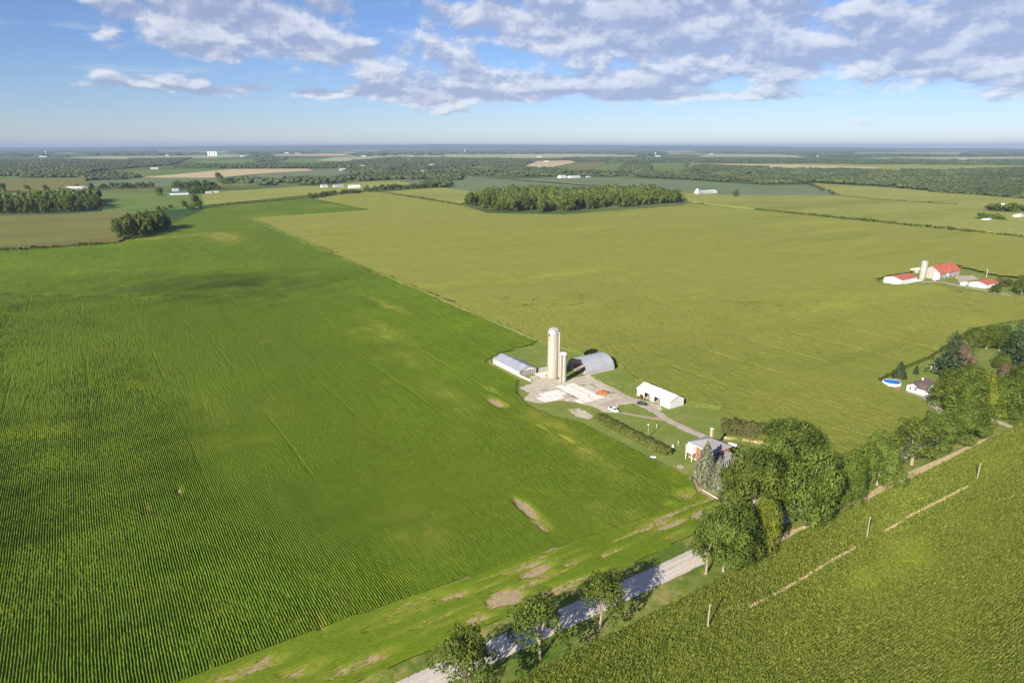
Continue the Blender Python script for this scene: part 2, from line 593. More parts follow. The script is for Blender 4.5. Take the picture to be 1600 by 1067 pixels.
leafk = dict(scale=0.22, detail=3, rough=0.6, island=0.8, objvar=0.35, transl=0.28, spec=0.12)
M_leaf = material('broadleaf_foliage', [(0.074, 0.116, 0.016), (0.168, 0.222, 0.036)], **leafk)
M_leaf2 = material('dark_foliage', [(0.060, 0.092, 0.015), (0.142, 0.178, 0.028)], **leafk)
M_leafy = material('yellow_green_foliage', [(0.105, 0.140, 0.014), (0.215, 0.245, 0.030)], **leafk)
M_leafb = material('brown_foliage', [(0.15, 0.110, 0.060), (0.25, 0.185, 0.115)], **leafk)
M_leafs = material('lilac_foliage', [(0.085, 0.095, 0.028), (0.160, 0.155, 0.055)], **leafk)
M_hedge = material('hedge_foliage', [(0.110, 0.140, 0.024), (0.215, 0.215, 0.055)], **leafk)
M_spruce = material('blue_spruce_needles', [(0.165, 0.185, 0.110), (0.300, 0.305, 0.190)], **leafk)
M_pine = material('dark_pine_needles', [(0.030, 0.060, 0.026), (0.070, 0.105, 0.045)], **leafk)
M_flower = material('orange_blossom', [(0.50, 0.18, 0.02), (0.42, 0.26, 0.05)], **leafk)
M_wood_far = material('far_woods', [(0.042, 0.062, 0.024), (0.100, 0.120, 0.044)], scale=0.012, detail=5, rough=0.9, island=0.6,
                      tint=[(0.003, (0.045, 0.066, 0.022), 0.45, 0.65)], spec=0.1)

# ------------------------------------------------------------------ ground sheets
def sheet(name, pts, z, mat, kind='structure', label=None, cat=None):
    mb = MB()
    mb.face([(x, y, z) for x, y in pts])
    o = mb.build(name, mat)
    if o.data.polygons[0].normal.z < 0:
        o.data.flip_normals()
    tag(o, label, cat, None, kind)
    return o


def grid(name, xs, ys, zfun, keep, mat, attrs=None, smooth=True, jit=0.0):
    """heightfield on a grid, only cells whose centre passes keep()"""
    X, Y = np.meshgrid(xs, ys, indexing='ij')
    if jit:
        X = X + (rng.random(X.shape) - .5) * jit * (xs[1] - xs[0])
        Y = Y + (rng.random(X.shape) - .5) * jit * (ys[1] - ys[0])
    n, m = X.shape
    cxs = (X[:-1, :-1] + X[1:, 1:]) / 2
    cys = (Y[:-1, :-1] + Y[1:, 1:]) / 2
    ok = keep(cxs, cys)
    I = np.arange(n * m).reshape(n, m)
    F = np.stack([I[:-1, :-1], I[1:, :-1], I[1:, 1:], I[:-1, 1:]], -1)[ok]
    used, inv = np.unique(F.ravel(), return_inverse=True)
    x = X.ravel()[used]
    y = Y.ravel()[used]
    z = zfun(x, y)
    extra = None
    if isinstance(z, tuple):
        z, extra = z
    me = np_mesh(name, np.stack([x, y, z], 1), inv.reshape(-1, 4), smooth)
    if extra:
        for k, a in extra.items():
            at = me.attributes.new(k, 'FLOAT', 'POINT')
            at.data.foreach_set('value', a.astype(np.float32))
    return link(name, me, mat)


def in_view(x, y, z=0.0, m=25):
    q0 = x * VX[0] + y * UY[0]
    q1 = x * VX[1] + y * UY[1]
    fw = q1 * CP - (z - CAMH) * SP
    fw = np.where(fw < 1, 1, fw)
    sx = CXP + FPX * q0 / fw
    sy = CYP - FPX * (q1 * SP + (z - CAMH) * CP) / fw
    return (sx > -m - 40) & (sx < 1600 + m + 40) & (sy < 1067 + m + 30)


def fdist(x, y):
    return x * VX[1] + y * UY[1]


# base ground: one disc reaching the horizon
mb = MB()
rad = [0, 300, 1500, 6000, 18000, 37000]
mb.lathe(0, 0, [(max(r, 0.01), 0.0) for r in rad], 96)
g_o = mb.build('ground', M_ground)
if g_o.data.polygons[10].normal.z < 0:
    g_o.data.flip_normals()
tag(g_o, kind='structure')

# ------------------------------------------------------------------ road and verges
ROAD_L = [(-60, 111.2), (120, 111.3), (165, 111.8), (200, 113.2), (250, 116.6), (320, 121.0), (420, 125.0)]
ROAD_R = [(-60, 104.8), (120, 104.8), (165, 105.3), (200, 106.6), (250, 109.8), (320, 114.2), (420, 118.2)]


def road_y(x):
    return np.interp(x, [p[0] for p in ROAD_L], [(a[1] + b[1]) / 2 for a, b in zip(ROAD_L, ROAD_R)])


def strip(name, xs, lo, hi, n, zfun, mat, kind='structure'):
    X = np.repeat(np.asarray(xs)[:, None], n, 1)
    t = np.linspace(0, 1, n)[None, :]
    Y = lo(X) * (1 - t) + hi(X) * t
    I = np.arange(X.size).reshape(X.shape)
    F = np.stack([I[:-1, :-1], I[1:, :-1], I[1:, 1:], I[:-1, 1:]], -1).reshape(-1, 4)
    me = np_mesh(name, np.stack([X.ravel(), Y.ravel(), zfun(X, Y).ravel()], 1), F, True)
    o = link(name, me, mat)
    return tag(o, kind=kind)


def road_half(x, y):
    w = 3.25 + (vnoise(x, y * 0, 3.0, 5) - .5) * 0.7
    return w


xs = np.arange(-60, 420, 0.8)
rl = lambda X: road_y(X) - 3.3 + (vnoise(X, X * 0, 2.5, 5) - .5) * 0.3
rh = lambda X: road_y(X) + 3.3 + (vnoise(X, X * 0 + 9, 2.5, 6) - .5) * 0.3
road = strip('gravel_road', xs, rl, rh, 27,
      lambda X, Y: 0.10 + 0.12 * (1 - ((Y - road_y(X)) / 3.4) ** 2) + 0.015 * vnoise(X, Y, 0.7, 8), M_gravel)
co = np.empty(len(road.data.vertices) * 3, np.float32)
road.data.vertices.foreach_get('co', co)
co = co.reshape(-1, 3)
dd_ = co[:, 1] - road_y(co[:, 0])
wear = (np.exp(-((np.abs(dd_ - .3) - 1.0) / .38) ** 2) + 0.8 * np.exp(-((dd_ + 2.0) / .35) ** 2)) * (0.45 + 0.55 * vnoise(co[:, 0], co[:, 1], 9, 16))
road.data.attributes.new('wheel_wear', 'FLOAT', 'POINT').data.foreach_set('value', np.clip(wear, 0, 1).astype(np.float32))



def vz(X, Y):
    d = np.abs(Y - road_y(X))
    rough = 0.07 * rng.random(X.shape) + 0.16 * vnoise(X, Y, 1.6, 3) * sstep(d, 3.4, 5.5)
    ditch = -0.28 * np.exp(-((d - 6.2) / 1.3) ** 2)
    return 0.07 + rough + np.maximum(ditch, -0.02) * 0 - 0.0


xs = np.arange(-60, 430, 0.55)
vlo = lambda X: np.full_like(X, 92.0) + (road_y(X) - 108)
vhi = lambda X: np.full_like(X, 116.0) + (road_y(X) - 108)
strip('roadside_grass', xs, lambda X: vlo(X), lambda X: road_y(X) - 2.9, 20, vz, M_verge)
strip('roadside_grass', xs, lambda X: road_y(X) + 2.9, lambda X: vhi(X), 10, vz, M_verge)
# dry strip along the corn edge
xs = np.arange(140, 292, 0.7)
strip('dry_grass_strip', xs, lambda X: 99.6 + 1.0 * vnoise(X, X * 0, 6, 12) + 1.5 * sstep(X, 275, 292),
      lambda X: 101.6 + 2.6 * (vnoise(X, X * 0, 9, 13) - .2) - 1.5 * (1 - sstep(X, 140, 150)) - 1.0 * sstep(X, 275, 292), 4,
      lambda X, Y: 0.32 + 0.10 * rng.random(X.shape), M_drygrass)

# ------------------------------------------------------------------ soybean field (left)
SOY = np.array([(-700, 136.0), (40, 136.0), (90, 133.5), (130, 131), (158, 132.6), (163, 141), (163, 158), (161.5, 200), (156, 212), (154, 228), (158, 243),
                (168, 257), (169, 291), (184, 300), (214, 306), (229, 1114)] + [tuple(P(*q)) for q in [(575, 329), (482, 311), (330, 323), (265, 352), (185, 381), (0, 394), (-140, 399)]])
HEAD = np.array([(-200, 115.6), (120, 115.6), (159, 117.0), (159.5, 132.5), (130, 131), (90, 134.0), (40, 136.5), (-200, 136.5)])
sheet('soil', [(-400, 114.8), (161, 114.8), (164.5, 141), (164.5, 158), (163, 200), (158, 212), (156, 228), (160, 243), (170, 257), (171, 291), (185, 298), (214, 304), (222, 700), (-700, 700), (-700, 300)], 0.02, M_soil)

BARE = []      # (x, y, radius along road, radius along rows, strength)
for px, py, a, b, k in [(790, 935, 5.5, 3.2, 1.3), (838, 893, 5.5, 1.9, 1.25), (900, 878, 7, 1.6, 0.62), (960, 862, 9, 1.4, 0.62), (1050, 820, 10, 1.6, 0.75),
                        (1098, 805, 6, 3.0, 1.05), (1070, 775, 4.5, 4.0, 0.62), (1045, 790, 3.5, 2.5, 0.45), (822, 796, 2.3, 8.5, 1.05), (845, 822, 2.6, 5.5, 0.75), (560, 1040, 12, 3, 0.62),
                        (640, 960, 15, 2.0, 0.50), (700, 935, 10, 2.5, 0.52), (470, 1050, 9, 3, 0.55), (380, 1050, 14, 3.0, 0.62), (280, 768, 1.6, 5, 0.62), (228, 795, 1.8, 6, 0.5), (500, 975, 2.2, 6.5, 0.42),
                        (775, 630, 3.0, 7.5, 1.0), (765, 610, 3, 6, 0.55), (805, 563, 14, 4.5, 1.05), (880, 685, 1.6, 6, 0.62), (850, 672, 1.3, 6, 0.5), (600, 527, 5, 7, 0.45), (745, 968, 8, 2.6, 0.55)]:
    x, y = P(px, py)
    BARE.append((x, y, a, b, k))
YEL = []
for px, py, a, b, k in [(610, 480, 4, 26, 0.65), (590, 510, 5, 22, 0.55), (565, 517, 10, 8, 0.5), (600, 527, 14, 12, 0.35), (350, 371, 18, 45, 0.9), (330, 366, 40, 12, 0.6), (265, 372, 34, 14, 0.7), (640, 560, 8, 20, 0.3), (700, 620, 6, 25, 0.3), (900, 700, 4, 22, 0.55), (850, 655, 4, 20, 0.5),
                        (940, 730, 4, 16, 0.45), (330, 640, 5, 16, 0.3), (660, 830, 9, 12, 0.35), (430, 640, 6, 14, 0.25), (960, 800, 9, 9, 0.35), (540, 321, 60, 30, 0.35), (410, 340, 40, 40, 0.4)]:
    x, y = P(px, py)
    YEL.append((x, y, a, b, k))


def field_marks(x, y):
    bare = np.zeros_like(x)
    for bx, by, a, b, k in BARE:
        bare = np.maximum(bare, k * np.exp(-((x - bx) / a) ** 2 - ((y - by) / b) ** 2))
    yel = np.zeros_like(x)
    for bx, by, a, b, k in YEL:
        yel = np.maximum(yel, k * np.exp(-((x - bx) / a) ** 2 - ((y - by) / b) ** 2))
    yel = yel * (0.1 + 1.5 * vnoise(x, y, 5.5, 21) * (0.4 + 0.9 * rng.random(x.shape)) * (0.5 + vnoise(x, y / 5, 1.3, 24)))
    bare = bare * (0.72 + 0.56 * vnoise(x, y, 2.6, 22)) + 0.16 * sstep(vnoise(x, y, 7, 23), 0.74, 0.95)
    return bare, np.clip(np.maximum(yel, 0.18 * sstep(bare, 0.2, 0.7)), 0, 1)


ROWP = 0.66


def soy_z(x, y, across, along, closed, more=0.0):
    ph = (across + 0.22 * (vnoise(across / 8, along, 9, 46) - .5) + 0.10 * (vnoise(across, along, 2.2, 47) - .5)) / ROWP
    tri = np.abs(ph - np.round(ph)) * 2            # 0 on the row, 1 in the gap
    bare, yel = field_marks(x, y)
    bare = np.maximum(bare, more)
    yel = np.maximum(yel, 0.75 * sstep(bare, 0.10, 0.6) * rng.random(x.shape))
    lump = vnoise(across, along, 0.8, 31) * 0.3 + rng.random(x.shape) * 0.7
    tram = np.zeros_like(x)
    tr = (across + 9.0) / (ROWP * 48)
    tram = np.where(np.abs(tr - np.round(tr)) * ROWP * 48 < 0.55, 1.0, 0.0) * sstep(vnoise(across, along, 60, 33), 0.45, 0.75)
    gap = np.clip(closed + 0.25 * (vnoise(x, y, 9, 32) - .5) - 0.22 * tram - 0.9 * sstep(bare, 0.12, 0.55), 0.0, 1.0)
    z = 0.80 * (1 - (1 - gap) * sstep(tri, 0.30, 0.95)) * (0.62 + 0.50 * lump)
    z = z * (1 - 0.12 * tram)
    rowi = np.round(ph)
    thr = 0.36 * vnoise(rowi * 7.3, along / 3.2, 1.0, 40) + 0.24 * vnoise(across, along, 1.5, 34) + 0.40 * rng.random(x.shape)
    lost = sstep(sstep(bare, 0.05, 1.15) - thr, -0.12, 0.10)
    z = z * (1 - 0.55 * sstep(bare, 0.15, 0.6)) * (1 - lost) - 0.10 * lost - 0.06 * sstep(bare, 0.3, 0.5) * tri
    return z, {'yellowing': yel}


def closure(x, y):
    q0 = x * VX[0] + y * UY[0]
    q1 = x * VX[1] + y * UY[1]
    return np.clip(0.36 + 0.0010 * (q0 + 120) + 0.0026 * (q1 - 120) + 0.55 * (vnoise(x, y / 2, 22, 35) - .5), 0.22, 0.90)


def soy_fun(x, y):
    return soy_z(x, y, x, y, closure(x, y))


def soy_head(x, y):
    return soy_z(x, y, y, x, 0.02 + 0.9 * (vnoise(x, y, 9, 37) - .42), 0.60 * sstep(vnoise(x / 9, y, 1.7, 38) + 0.5 * vnoise(x, y * 0, 24, 39), 0.50, 1.15) * (0.35 + 0.65 * sstep(x, 20, 70)))


cells = [
    ('near', 0, 265, ROWP / 4, 0.75),
    ('mid', 265, 520, ROWP / 3, 2.2),
]
kk = lambda lo, hi: (lambda x, y: (fdist(x, y) + 30 * (vnoise(x, y, 13, 71) - .5) >= lo) & (fdist(x, y) + 30 * (vnoise(x, y, 13, 71) - .5) < hi) & in_view(x, y) & inside(x, y, SOY))
o = grid('soybean_crop', np.arange(-260, 166, ROWP / 4), np.arange(128, 380, 0.75), soy_fun, kk(0, 271), M_soy)
tag(o, 'green soybean rows in the near left half of the view', 'crop', None, 'stuff')
o = grid('soybean_crop', np.arange(-480, 232, ROWP / 4), np.arange(134, 700, 3.2), soy_fun, kk(265, 500), M_soy)
tag(o, 'middle stretch of soybean rows left of the farmyard', 'crop', None, 'stuff')


def soy_far(x, y):
    bare, yel = field_marks(x, y)
    return 1.0 - 0.60 * rng.random(x.shape) + 0.15 * vnoise(x, y, 14, 36) - 0.9 * sstep(bare, 0.5, 0.8), {'yellowing': yel}


o = grid('soybean_crop', np.arange(-900, 480, 2.2), np.arange(200, 1900, 4.5), soy_far,
         lambda x, y: (fdist(x, y) + 30 * (vnoise(x, y, 13, 71) - .5) >= 496) & in_view(x, y) & inside(x, y, SOY), M_soyfar)
tag(o, 'far green end of the soybean field beside the pale corn', 'crop', None, 'stuff')
o = grid('soybean_crop', np.arange(-60, 162, 0.8), np.arange(115, 137.5, ROWP / 4), soy_head,
         lambda x, y: in_view(x, y) & inside(x, y, HEAD), M_soy)
tag(o, 'patchy soybean headland rows running along the gravel road', 'crop', None, 'stuff')

# ------------------------------------------------------------------ green corn, lower right
CE = lambda x: np.interp(x, [0, 128, 152, 280, 400], [96.3, 96.6, 98.9, 98.9, 104.0]) + 1.0 * (vnoise(x, x * 0, 7, 41) - .5)
CSTRIP = []
CYEL = []
for px, py, a, b, k in [(1400, 880, 16, 6, 1.3), (1350, 905, 14, 5, 1.2), (1420, 850, 16, 4, 0.9), (1520, 800, 14, 6, 0.5), (1535, 830, 12, 6, 0.6), (1360, 940, 10, 4, 0.5), (1500, 950, 16, 8, 0.4), (1570, 715, 30, 5, 0.9), (1540, 690, 30, 4, 0.7),
                        (1590, 900, 12, 6, 0.5), (1060, 1030, 8, 4, 0.3), (1240, 1000, 8, 5, 0.35), (1450, 1040, 10, 6, 0.35), (1230, 970, 6, 6, 0.3), (1130, 930, 30, 1.0, 0.5), (1000, 990, 40, 1.5, 0.6)]:
    x, y = P(px, py, 2)
    CYEL.append((x, y, a, b, k))


def corn_z(x, y):
    ph = y / ROWP
    tri = np.abs(ph - np.round(ph)) * 2
    yel = np.zeros_like(x)
    for bx, by, a, b, k in CYEL:
        yel = np.maximum(yel, k * np.exp(-((x - bx) / a) ** 2 - ((y - by) / b) ** 2))
    yel = yel * (0.4 + 0.9 * vnoise(x, y, 5, 42))
    ht = 1.80 + 0.30 * (vnoise(x, y, 11, 43) - .5)
    z = ht - 0.30 * sstep(tri, .35, 1) - 0.50 * rng.random(x.shape) * (1 - 0.4 * yel)
    return z, {'yellowing': np.clip(yel, 0, 1)}


CORN_KEEP = lambda x, y: in_view(x, y, 2.0) & (y < CE(x) - 0.2) & (fdist(x, y) < 330)
o = grid('corn_crop', np.arange(30, 400, 0.45), np.arange(10, 114, ROWP / 2), corn_z, CORN_KEEP, M_corn, jit=0.5)
tag(o, 'green corn field across the lower right corner, beyond the poles', 'crop', None, 'stuff')
# single blades standing out of the canopy
N = 170000
bx = rng.uniform(30, 400, N * 4)
by = rng.uniform(10, 112, N * 4)
ok = CORN_KEEP(bx, by)
bx, by = bx[ok][:N], by[ok][:N]
by = np.round(by / ROWP) * ROWP + rng.normal(0, 0.1, len(by))
yb = np.zeros_like(bx)
for x_, y_, a_, b_, k_ in CYEL:
    yb = np.maximum(yb, k_ * np.exp(-((bx - x_) / a_) ** 2 - ((by - y_) / b_) ** 2))
sel = rng.random(len(bx)) > yb * 0.45 * (0.3 + 1.2 * vnoise(bx, by, 6, 42))
bx, by = bx[sel], by[sel]
n = len(bx)
bz = 1.15 + 0.35 * rng.random(n)
th = rng.uniform(0, 2 * np.pi, n)
L = rng.uniform(0.55, 1.05, n)
W = rng.uniform(0.06, 0.11, n)
dx, dy = np.cos(th), np.sin(th)
v0 = np.stack([bx - dy * W, by + dx * W, bz], 1)
v1 = np.stack([bx + dy * W, by - dx * W, bz], 1)
mid = np.stack([bx + dx * L * .22, by + dy * L * .22, bz + L * rng.uniform(.6, .9, n)], 1)
tip = np.stack([bx + dx * L * .5, by + dy * L * .5, bz + L * rng.uniform(0.8, 1.3, n)], 1)
Vv = np.concatenate([v0, v1, mid, tip])
i = np.arange(n)
Ff = np.concatenate([np.stack([i, i + n, i + 2 * n], 1), np.stack([i + n, i + 3 * n, i + 2 * n], 1)])
o = link('corn_leaf', np_mesh('corn_leaf', Vv, Ff), M_blade)
tag(o, 'loose upright corn leaves over the lower right corn', 'crop', None, 'stuff')

# ------------------------------------------------------------------ pale tasselled corn, centre
CTR = np.array([(229.5, 1116), (215.5, 308), (223, 262), (224.5, 243), (216, 226), (216, 188), (222, 178), ] + [tuple(P(*q, 1)) for q in [(1198, 692), (1278, 712), (1300, 716), (1392, 690), (1447, 654)]] +
               [tuple(P(*q, 1)) for q in [(1452, 641), (1440, 630), (1395, 612), (1370, 596), (1400, 580), (1450, 560), (1520, 515), (1680, 486), (1680, 470),
                                          (1505, 458), (1460, 446), (1374, 446), (1374, 434), (1440, 424), (1480, 412), (1560, 432), (1680, 440), (1680, 380), (1180, 329), (1075, 318), (1065, 322), (880, 336), (760, 334), (722, 322), (600, 302), (565, 300.5), (488, 311.5), (576, 328.5)]])


def lanes(x, y):
    k = (y + 3 * (vnoise(x, y * 0, 60, 52) - .5)) / 27.4
    a = np.exp(-((k - np.round(k)) * 27.4 / 0.7) ** 2) * sstep(vnoise(x, y, 40, 53), 0.45, 0.7)
    k = (x + 12) / 36.6
    b = np.exp(-((k - np.round(k)) * 36.6 / 0.6) ** 2) * sstep(vnoise(x, y, 50, 54), 0.5, 0.75)
    return 0.45 * b


def green_part(x, y):
    d = fdist(x, y) + 160 * (vnoise(x, y, 70, 55) - .5) + 90 * (vnoise(x, y, 16, 56) - .5)
    return {'greenness': (1 - sstep(d, 150, 600)) * (0.75 + 0.5 * vnoise(x, y, 5, 57))}


def tas_z(x, y):
    return -lanes(x, y) + 2.35 + 0.25 * (vnoise(x, y, 17, 51) - .5) - 0.42 * rng.random(x.shape), green_part(x, y)


o = grid('corn_crop', np.arange(205, 720, 0.76), np.arange(112, 520, 1.2), tas_z,
         lambda x, y: (fdist(x, y) + 60 * (vnoise(x, y, 9, 72) - .5) < 470) & in_view(x, y, 2) & inside(x, y, CTR), M_tassel, jit=0.6)
tag(o, 'pale yellow-green corn just behind the silos and sheds', 'crop', None, 'stuff')


def tas_far(x, y):
    return 2.2 + 0.35 * (vnoise(x, y, 22, 51) - .5) - 0.5 * rng.random(x.shape), green_part(x, y)


o = grid('corn_crop', np.arange(205, 2400, 5.0), np.arange(130, 2000, 5.5), tas_far,
         lambda x, y: (fdist(x, y) + 60 * (vnoise(x, y, 9, 72) - .5) >= 452) & in_view(x, y, 2) & inside(x, y, CTR), M_tassel, jit=0.6)
tag(o, 'broad pale yellow corn field reaching to the long woodlot', 'crop', None, 'stuff')


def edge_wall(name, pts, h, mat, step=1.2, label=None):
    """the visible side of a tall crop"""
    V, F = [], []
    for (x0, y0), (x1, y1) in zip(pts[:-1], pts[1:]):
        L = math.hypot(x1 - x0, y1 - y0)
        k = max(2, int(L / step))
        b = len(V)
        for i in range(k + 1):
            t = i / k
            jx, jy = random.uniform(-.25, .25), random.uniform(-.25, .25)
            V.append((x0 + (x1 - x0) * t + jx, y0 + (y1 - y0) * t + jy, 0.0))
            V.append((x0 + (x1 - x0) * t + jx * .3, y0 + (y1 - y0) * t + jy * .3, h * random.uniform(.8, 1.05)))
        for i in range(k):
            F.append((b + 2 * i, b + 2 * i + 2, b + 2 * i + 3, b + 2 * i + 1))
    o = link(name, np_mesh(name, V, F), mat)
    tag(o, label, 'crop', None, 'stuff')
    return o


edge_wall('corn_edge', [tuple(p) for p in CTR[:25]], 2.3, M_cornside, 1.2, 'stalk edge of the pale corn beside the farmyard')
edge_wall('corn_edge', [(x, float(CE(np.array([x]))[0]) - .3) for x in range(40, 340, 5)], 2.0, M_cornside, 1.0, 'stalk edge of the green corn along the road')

# ------------------------------------------------------------------ farm lot, lawns, drives
sheet('lawn', [(160, 113.5), (250, 118), (275, 122), (275, 130), (240, 139), (222, 178), (216, 188), (216, 226), (224.5, 243), (223, 262), (215.5, 308),
               (184, 300), (169, 291), (168, 257), (158, 243), (154, 228), (156, 212), (161.5, 200), (163, 158), (163, 141)], 0.034, M_lawn)
sheet('lawn', [tuple(P(*q)) for q in [(1370, 597), (1400, 580), (1450, 560), (1520, 515), (1605, 495), (1700, 520), (1700, 700), (1550, 668), (1440, 640)]], 0.034, M_lawn)
sheet('lawn', [tuple(P(*q)) for q in [(1374, 446), (1374, 434), (1440, 424), (1480, 412), (1560, 432), (1660, 440), (1660, 462), (1505, 458), (1460, 446)]], 0.034, M_lawn)


def wobble(pts, amp=0.5, step=1.6, seed=0):
    out = []
    n = len(pts)
    r = random.Random(seed)
    for i in range(n):
        x0, y0 = pts[i]
        x1, y1 = pts[(i + 1) % n]
        k = max(1, int(math.hypot(x1 - x0, y1 - y0) / step))
        for j in range(k):
            t = j / k
            out.append((x0 + (x1 - x0) * t + r.uniform(-amp, amp), y0 + (y1 - y0) * t + r.uniform(-amp, amp)))
    return out


Zk = 1600 / 360
zp = lambda *pts: [tuple(P(740 + a / Zk, 500 + b / Zk)) for a, b in pts]
sheet('farmyard', wobble(zp((320, 470), (400, 440), (390, 390), (470, 375), (600, 420), (700, 400), (800, 380), (930, 455), (1040, 515), (1120, 545), (1300, 590), (1310, 625), (1240, 640), (1120, 580), (1010, 590),
                            (980, 640), (900, 640), (830, 600), (700, 570), (600, 560), (470, 580), (350, 560), (380, 510)), 0.45, 1.5, 1), 0.05, M_yard)
sheet('farmyard', wobble(zp((650, 620), (740, 610), (830, 665), (800, 690), (710, 670)), 0.4, 1.2, 2), 0.05, M_yard)


def path(name, pts, w, z, mat, seed=0):
    """winding strip of even width through ground points"""
    pts = [Vector((p[0], p[1])) for p in pts]
    dense = []
    n = len(pts)
    for i in range(n - 1):
        p0, p1, p2, p3 = pts[max(i - 1, 0)], pts[i], pts[i + 1], pts[min(i + 2, n - 1)]
        k = max(3, int((p2 - p1).length / 1.0))
        for j in range(k):
            t = j / k
            dense.append(0.5 * ((2 * p1) + (p2 - p0) * t + (2 * p0 - 5 * p1 + 4 * p2 - p3) * t * t + (3 * p1 - p0 - 3 * p2 + p3) * t ** 3))
    dense.append(pts[-1])
    r = random.Random(seed)
    V, F = [], []
    for i, p in enumerate(dense):
        d = dense[min(i + 1, len(dense) - 1)] - dense[max(i - 1, 0)]
        d.normalize()
        nn = Vector((-d.y, d.x))
        for s_ in (-1, -0.4, 0.4, 1):
            ww = s_ * (w / 2) * (1 + (r.uniform(-.12, .12) if abs(s_) == 1 else 0))
            V.append((p.x + nn.x * ww, p.y + nn.y * ww, z + (0.03 if abs(s_) < 1 else 0)))
    for i in range(len(dense) - 1):
        for k in range(3):
            a = 4 * i + k
            F.append((a, a + 1, a + 5, a + 4))
    me = np_mesh(name, V, F, True)
    if me.polygons[0].normal.z < 0:
        me.flip_normals()
    return tag(link(name, me, mat), kind='structure')


path('driveway', zp((900, 600), (1000, 560), (1120, 560), (1230, 610), (1340, 690)) + zp((1480, 760), (1600, 815)) + [(189.5, 152), (189.8, 138), (190, 124), (190.5, 113)], 3.9, 0.085, M_drive, 3)
path('driveway', zp((930, 460), (1000, 500), (1070, 545)), 3.0, 0.075, M_drive, 4)
for off in (-0.75, 0.75):
    path('wheel_track', [(x, y + off * .4) if False else (x + off * .45, y + off * .75) for x, y in zp((960, 632), (1060, 650), (1180, 672), (1330, 695))], 0.7, 0.066, M_drive, 6)
path('driveway', [tuple(P(*q)) for q in [(1420, 611), (1448, 622), (1460, 632), (1475, 650), (1480, 668)]], 3.4, 0.06, M_drive, 7)
path('driveway', [tuple(P(*q)) for q in [(1434, 441), (1470, 441), (1500, 447), (1560, 458), (1620, 468)]], 4.0, 0.08, M_drive, 8)
path('driveway', [tuple(P(*q)) for q in [(1525, 648), (1550, 656), (1580, 668), (1625, 682)]], 3.4, 0.30, M_drive, 9)
sheet('gravel_patch', wobble([tuple(P(*q)) for q in [(1490, 432), (1520, 430), (1530, 436), (1500, 442)]], .6, 3, 4), 0.06, M_drive)

# ------------------------------------------------------------------ fields further off
def far_field(pts, z, mat, what):
    pg = poly([(a, b) for a, b in pts])
    mb = MB()
    n = len(pg)
    mb.f.append(tuple(range(n)))
    mb.v += [(x, y, z) for x, y in pg] + [(x, y, 0.0) for x, y in pg]
    for i in range(n):
        j = (i + 1) % n
        mb.f.append((i, j, n + j, n + i))
    o = mb.build('field', mat)
    return tag(o, what, 'field', None, 'stuff')


